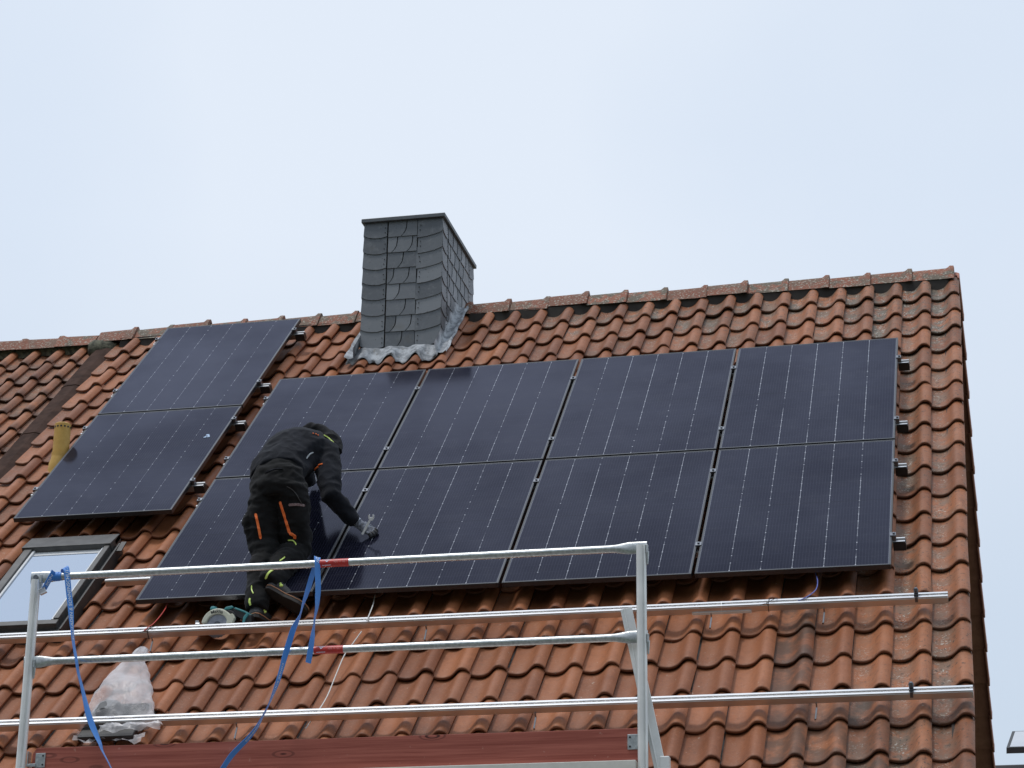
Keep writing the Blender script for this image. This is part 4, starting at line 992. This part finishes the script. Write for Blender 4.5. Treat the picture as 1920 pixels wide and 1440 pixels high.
# trousers
def lp(a, b, f): return J[a].lerp(J[b], f)
tr = [ell([(lp('hip','waist',.75), hx, .152, .112), (lp('hip','waist',.2), hx, .168, .128), (J['hip'] - Vector((0,.0,.04)), hx, .172, .132), (J['hip'] - Vector((0,0,.10)), hx, .150, .115)], 28)]
tr.append(ell([(J['hipL'] + Vector((0,0,.02)), hx, .095, .108), (lp('hipL','knL',.25), hx, .100, .108), (lp('hipL','knL',.55) + Vector((.002,0,0)), hx, .098, .106), (lp('hipL','knL',.82) + Vector((.004,0,0)), hx, .095, .100), (J['knL'] + Vector((.016,0,0)), hx, .092, .092), (lp('knL','anL',.25) + Vector((.022,0,0)), hx, .070, .076), (lp('knL','anL',.55), hx, .070, .074), (lp('knL','anL',.85), hx, .072, .074), (lp('knL','anL',.98), hx, .068, .072), (lp('knL','anL',1.10), hx, .058, .062)], 22))
tr.append(ell([(J['hipR'] + Vector((0,0,.02)), hx, .095, .108), (lp('hipR','knR',.25), hx, .100, .112), (lp('hipR','knR',.55) + Vector((.004,0,0)), hx, .096, .106), (lp('hipR','knR',.85) - Vector((.004,0,0)), hx, .100, .100), (J['knR'] + Vector((-.006,-.01,0)), hx, .092, .090), (lp('knR','anR',.2), hx, .092, .090), (lp('knR','anR',.5), hx, .084, .084), (lp('knR','anR',.85), hx, .070, .070), (lp('knR','anR',1.0), hx, .064, .064), (lp('knR','anR',1.12), hx, .056, .056)], 22))
# cargo pocket on the left thigh side, seat bulk
tr.append(ell([(lp('hipL','knL',.45) + Vector((-.060,-.01,0)), hx, .045, .07), (lp('hipL','knL',.62) + Vector((-.072,-.01,0)), hx, .058, .075), (lp('hipL','knL',.90) + Vector((-.040,-.0,0)), hx, .045, .07)], 14))
tr.append(ell([(lp('hipR','knR',.40) + Vector((.045,-.02,0)), hx, .05, .07), (lp('hipR','knR',.60) + Vector((.050,-.02,0)), hx, .05, .075), (lp('hipR','knR',.9) + Vector((.030,-.01,0)), hx, .045, .07)], 14))
trou, bvT = fuse("trousers", tr, M_TROUS, wk, .009, 5, folds=((6, .0060, (1,1,2.4)), (14, .0034, (1.2,1,2.0)), (4, .005, (1,1,.8))))
# jacket: trunk, right sleeve, left sleeve, collar
jk = [ell([(lp('hip','waist',.55), hx, .170, .128), (J['waist'], hx, .166, .122), (lp('waist','mid',.5), hx + ax*.4, .166, .122), (J['mid'], ax + hx, .182, .132), (lp('mid','chest',.6), ax + hx*.4, .196, .132), (J['chest'], ax, .196, .124), (lp('chest','neck',.6), ax, .142, .100), (J['neck'], ax, .085, .085)], 28)]
jk.append(ell([(J['chest'] + ax*.04, (0,0,1), .10, .10), (J['shR'], (0,0,1), .088, .088), (lp('shR','elR',.3), (1,.3,0), .080, .084), (lp('shR','elR',.7), (1,.3,0), .072, .076), (J['elR'] , (1,.3,0), .067, .070), (lp('elR','wrR',.35), (1,.3,0), .064, .064), (lp('elR','wrR',.75), (1,.3,0), .052, .052), (lp('elR','wrR',.97), (1,.3,0), .044, .044)], 20))
jk.append(ell([(J['chest'] - ax*.04, (0,0,1), .10, .10), (J['shL'], (0,0,1), .085, .085), (lp('shL','elL',.6), (1,.3,0), .07, .07), (J['elL'], (1,.3,0), .062, .062), (lp('elL','haL',.9), (1,.3,0), .045, .045)], 16))
# hanging front of the jacket below the chest
jk.append(ell([(J['chest'] + Vector((.06,-.02,-.06)), hx, .10, .10), (J['mid'] + Vector((.075,-.05,-.10)), hx, .10, .09), (J['waist'] + Vector((.085,-.02,-.07)), hx, .09, .10)], 18))
jack, bvJ = fuse("jacket", jk, M_JACKET, wk, .009, 6, folds=((5, .0065, (1.6,.8,1.2)), (12, .0040, (1.6,.8,1.4)), (30, .0008, (1,1,1))))
# hood lying on the neck and a beanie on the head
hq = [ball(hd + hup*.015, .118, 1.0, 1.0, .92, 18), ell([(at_y(574, 812, .62), (0,.3,1), .035, .05), (at_y(588, 806, .60), (0,.3,1), .045, .06), (at_y(606, 812, .58), (0,.3,1), .045, .065), (at_y(624, 828, .54), (.6,0,.8), .040, .06), (at_y(634, 846, .50), (.8,0,.5), .03, .045)], 16)]
hood, bvH = fuse("hood", hq, M_HOOD, wk, .008, 5, folds=((9, .007, (1,1,1)), (20, .003, (1,1,1))))
hair = ball(hd - hup*.035 - fdir*.02, .086, 1, 1, .9, 12).build("hair", M_HAIR, wk, world=True, smooth=True)
# trims laid on the cloth
def onto(bv, px, py, lift=.002):
    h = bv.ray_cast(CAM, ray(px, py)); 
    if h[0] is None:
        p = CAM + ray(px, py) * 13.2; h = bv.find_nearest(p)
    return h[0] + h[1] * lift, h[1]
def trim(name, bv, pix, wid, mat, dens=6, lift=.002):
    pix = catmull([(a, b, 0) for a, b in pix], dens); pts = [onto(bv, p.x, p.y, lift) for p in pix]; rg = []
    for i, (c, n2) in enumerate(pts):
        t_ = (pts[min(i+1, len(pts)-1)][0] - pts[max(i-1, 0)][0]); t_ = t_.normalized() if t_.length > 1e-6 else Vector((1,0,0)); s = t_.cross(n2)
        s = s.normalized() if s.length > 1e-6 else Vector((1,0,0)); n2 = n2.normalized(); w = wid * (.55 if i in (0, len(pts)-1) else 1)
        rg.append([c - s*w/2 - n2*.002, c + s*w/2 - n2*.002, c + s*w/2*.8 + n2*.0028, c - s*w/2*.8 + n2*.0028])
    q = MB(); q.loft(rg); return q.build(name, mat, wk, world=True)
trim("orange_zip", bvT, [(479,963), (483,980), (489,1011)], .017, M_ORANGE)
trim("orange_zip", bvT, [(525,941), (531,960), (537,980), (543,1000)], .019, M_ORANGE)
trim("orange_zip", bvT, [(543,1000), (552,1005), (552,1010)], .020, M_ORANGE)
trim("pocket_print", bvT, [(541,947), (556,946), (571,948)], .018, speckled("dull_print", (.16,.07,.07), (.25,.20,.20), .6, 120))
trim("neon_piping", bvT, [(540,1013), (550,1014), (555,1022)], .008, M_NEON)
trim("neon_piping", bvT, [(524,1052), (530,1048), (534,1044)], .008, M_NEON)
trim("neon_piping", bvT, [(498,1085), (503,1075), (512,1068)], .014, M_NEON)
trim("neon_piping", bvT, [(472,1098), (472,1106), (475,1113)], .007, M_NEON)
trim("neon_piping", bvT, [(469,1122), (468,1128), (470,1135)], .013, M_NEON)
trim("neon_piping", bvH, [(608,816), (616,821), (624,829), (628,834)], .008, M_NEON)
trim("reflective_mark", bvJ, [(574,860), (580,852), (587,848)], .008, M_REFL)
trim("orange_mark", bvJ, [(589,881), (594,877), (597,875)], .014, M_ORANGE)
trim("orange_mark", bvJ, [(597,872), (601,871), (605,870)], .010, M_ORANGE)
for a in ((586, 812.5, 588), (591, 813.5, 593.5), (595, 815.5, 597)): trim("back_print", bvJ, [(a[0], a[1]), ((a[0]+a[2])/2, a[1] + .6), (a[2], a[1] + 1)], .006, M_ORANGE)
trim("pocket_seam", bvT, [(497,886), (515,880), (530,879)], .010, M_JACKET, lift=.003)
trim("pocket_seam", bvT, [(538,912), (552,922), (566,945)], .005, M_HEEL)
# shoes: upper, sole, welt, heel cap
def shoe(heel, toe, up):
    f = (toe - heel).normalized(); L_ = .285; up = (up - f*up.dot(f)).normalized(); s = f.cross(up)
    o = heel.copy()
    def ring(x, w, h0, h1, n_=16): return [o + f*x + s*(w*math.cos(2*math.pi*k/n_)) + up*((h0+h1)/2 + (h1-h0)/2*math.sin(2*math.pi*k/n_)) for k in range(n_)]
    up_m = MB(); up_m.loft([ring(-.006, .022, .025, .085), ring(.012, .037, .022, .105), ring(.05, .041, .020, .115), ring(.10, .042, .018, .10), ring(.15, .046, .016, .078), ring(.20, .050, .016, .062), ring(.25, .045, .016, .050), ring(.275, .026, .018, .038)])
    sh = up_m.build("shoe", M_SHOE, wk, world=True, smooth=True)
    out_ = [(-.012, .0), (-.008, .024), (.012, .038), (.06, .040), (.11, .038), (.16, .046), (.21, .051), (.25, .046), (.280, .026), (.288, 0)]
    poly = [(x, w) for x, w in out_] + [(x, -w) for x, w in reversed(out_[1:-1])]
    q = MB(); q.prism(poly, o, f, s, up, .026); q.build("sole", M_SOLE, sh, world=True, bevel=.003)
    q = MB(); P = [o + f*x*1.005 + s*w*1.03 + up*.028 for x, w in poly]; P.append(P[0]); q.tube(P, .0028, 6, caps=False); q.build("welt", M_WELT, sh, world=True)
    q = MB(); hr = [ring(-.010, .024, .028, .060), ring(.008, .040, .026, .066), ring(.035, .0435, .026, .058)]; q.loft(hr); q.build("heel_cap", M_HEEL, sh, world=True, smooth=True)
    for dx, dz in ((.055, .072), (.068, .066), (.062, .060)):
        q2 = ball(o + f*dx + s*.041 + up*dz, .008, 1, 1, 1, 8); q2.build("neon_badge", M_NEON, sh, world=True, smooth=True)
shoe(heel_L, toe_L, SHUP["knL"])
shoe(heel_R, toe_R, SHUP["knR"])
# right glove on the glass: cuff, palm and five bent fingers
wr = J['wrR']; pl = at_y(688, 993, .505)
f = (pl - wr).normalized(); nrm_p = NRM.copy(); sd_ = f.cross(nrm_p).normalized()
gl = []
gl.append(ell([(wr + f*.0, sd_, .036, .030), (wr + f*.03, sd_, .038, .026), (wr + f*.075, sd_, .046, .022), (wr + f*.105, sd_, .042, .018)], 14))
fing = []
tips = [(-.034, .048, .052), (-.012, .058, .060), (.010, .056, .058), (.030, .044, .048)]
base_ = wr + f*.095
def press(p, up_): # keep the finger above the glass
    q_ = MR.inverted() @ p
    if q_.z < up_: q_.z = up_
    return MR @ q_
for i, (dx, l1, l2) in enumerate(tips):
    a = base_ + sd_*dx; b = a + (f*.9 + nrm_p*.35 + sd_*dx*2).normalized()*l1*.62; c = b + (f*.8 - nrm_p*.55 + sd_*dx*2).normalized()*l1*.5; d = c + (f*.35 - nrm_p*.9).normalized()*l1*.40
    b, c, d = press(b, .012), press(c, .011), press(d, .010)
    fing.append(ell([(a, sd_, .0115, .0115), (b, sd_, .0110, .0110), (c, sd_, .0098, .0098), (d, sd_, .0080, .0080)], 10))
th_a = wr + f*.045 - sd_*.038; th_b = press(th_a - sd_*.022 + f*.030 - nrm_p*.012, .012); th_c = press(th_b + f*.028 - sd_*.006 - nrm_p*.01, .011)
thm = ell([(th_a, nrm_p, .014, .014), (th_b, nrm_p, .0125, .0125), (th_c, nrm_p, .010, .010)], 10)
gv, _ = fuse("glove", gl + [thm] + fing, M_GLOVE, wk, .0045, 3)
for i, fg in enumerate(fing):
    n_ = len(fg.v) // 4; q = MB(); q.loft([[Vector(v) + (Vector(v) - sum((Vector(x) for x in fg.v[k2*n_:(k2+1)*n_]), Vector()) / n_) * .18 for v in fg.v[k2*n_:(k2+1)*n_]] for k2 in (1, 2, 3)]); q.build("finger_coating", M_GLOVEDK, gv, world=True, smooth=True)
q = MB(); q.tube([wr - f*.004, wr + f*.016], .034, 16); q.build("cuff", speckled("pale_knit", (.42,.48,.58), (.52,.56,.62), .8, 60), gv, world=True, smooth=40)
ha = J['haL']; q1 = [ell([(lp('elL','haL',.85), (1,0,0), .034, .03), (ha, (1,0,0), .042, .026), (ha + Vector((0,.05,.03)), (1,0,0), .042, .018)], 12)]
for k in range(4): q1.append(ell([(ha + Vector((-.03 + .02*k,.045,.03)), (1,0,0), .010, .010), (ha + Vector((-.034 + .023*k,.085,.062)), (1,0,0), .0095, .0095), (ha + Vector((-.034 + .023*k,.108,.076)), (1,0,0), .008, .008)], 8))
q1.append(ell([(ha + Vector((.035,.0,.0)), (0,0,1), .012, .012), (ha + Vector((.066,.03,.02)), (0,0,1), .010, .010)], 8))
fuse("glove", q1, M_GLOVE, wk, .0055, 2)
# spanner held between thumb and palm
s0 = at_y(682, 997, .470); s1 = at_y(696, 971, .450)
d = (s1 - s0).normalized(); sidev = d.cross(FWD).normalized(); nn = sidev.cross(d).normalized()
q = MB(); q.bar(s0 - d*.02, s1 - d*.008, .014, .007, nn)
hp = [(-.0085, -.016), (-.017, -.002), (-.018, .012), (-.0115, .021), (-.0075, .018), (-.0075, .004), (.0075, .004), (.0075, .018), (.0115, .021), (.018, .012), (.017, -.002), (.0085, -.016)]
ca, sa = math.cos(math.radians(-28)), math.sin(math.radians(-28))
hp = [(x*1.1, y*1.1) for x, y in hp]
q.prism([(x*ca - y*sa, x*sa + y*ca) for x, y in hp], s1 - nn*.0045, sidev, d, nn, .009)
o = q.build("spanner", M_CHROME, bevel=.0012); o.data.transform(Matrix.Translation(-s0)); o.location = s0
tag(o, "small chrome open ended spanner gripped in the worker's grey glove", "spanner")
#WORKER_END

# pale blue smear on the lower left panel is part of its glass dirt: a thin dried splash
sp_ = at_w(388, 818, 0.0); q = MB(); random.seed(5)
for k in range(9):
    a = random.uniform(0, 6.28); r = random.uniform(0, .018); q.disc((sp_.x + r*1.1*math.cos(a) , sp_.y + r*1.6*math.sin(a), .0004), (0,0,1), random.uniform(.006, .012), .0012, 10)
lowleft = [o for o in bpy.data.objects if o.get("label", "").startswith("lower panel of the left pair")][0]
o = q.build("splash", speckled("dried_splash", (.30,.42,.60), (.40,.52,.68), .6, 90), None); o.parent = lowleft; o.data.transform(MR); o.data.transform(Matrix.LocRotScale(lowleft.location, lowleft.rotation_euler, lowleft.scale).inverted())

# ------------------------------------------------------------------ beyond the gable: flat roofed annexe with a tilted panel
AY = 8.2
z0a, z1a = at_y(1920, 1433, AY).z - .20, at_y(1920, 1433, AY).z
t = empty("annexe", (7.0, AY + 2, 0), "dark grey flat roof edge of the annexe right of the gable", "building")
q = MB(); q.box((4.80, AY, z0a), (10.5, AY + 4, z1a)); q.build("flat_roof", M_GREYMET, t, world=True, bevel=.006)
q = MB(); q.box((4.90, AY + .15, 0), (10.4, AY + 3.9, z0a)); q.build("wall", M_PLASTER, t, world=True)
c0 = at_y(1887, 1413, AY + .5); c1 = at_y(1887, 1402, AY + .5); tl0 = at_y(1898, 1371, AY + 1.0)
t = empty("solar_panel", c0, "pale tilted panel in a black frame standing alone right of the gable", "solar panel")
dx = Vector((1, .02, 0)); dn = (tl0 - c1); L_ = 1.7
upv = (c1 - c0)
q = MB(); r0 = [c0, c0 + dx*L_, c1 + dx*L_, c1]; r1 = [p + dn for p in (c0, c0 + dx*L_, c1 + dx*L_, c1)]; q.loft([r0, r1]); q.build("frame", M_BLACKPL, t, world=True)
q = MB(); nn = dx.cross(dn).normalized(); pz = [c1 + dn*.03 + dx*.03, c1 + dn*.03 + dx*(L_-.03), c1 + dn*.95 + dx*(L_-.03), c1 + dn*.95 + dx*.03]; q.loft([[p + nn*.001 for p in pz], [p + nn*.004 for p in pz]]); q.build("glass", speckled("pale_glass", (.45,.48,.53), (.5,.53,.57), .12, 3), t, world=True)
q = MB(); 
for x in (.2, 1.4): q.bar(c0 + dx*x, Vector((c0.x + x, c0.y, z1a)), .04, .04, (0,1,0)); q.bar(c0 + dx*x + dn, Vector((c0.x + x, c0.y + dn.y, z1a)), .04, .04, (0,1,0))
q.build("stand", M_ALU_RAW, t, world=True)
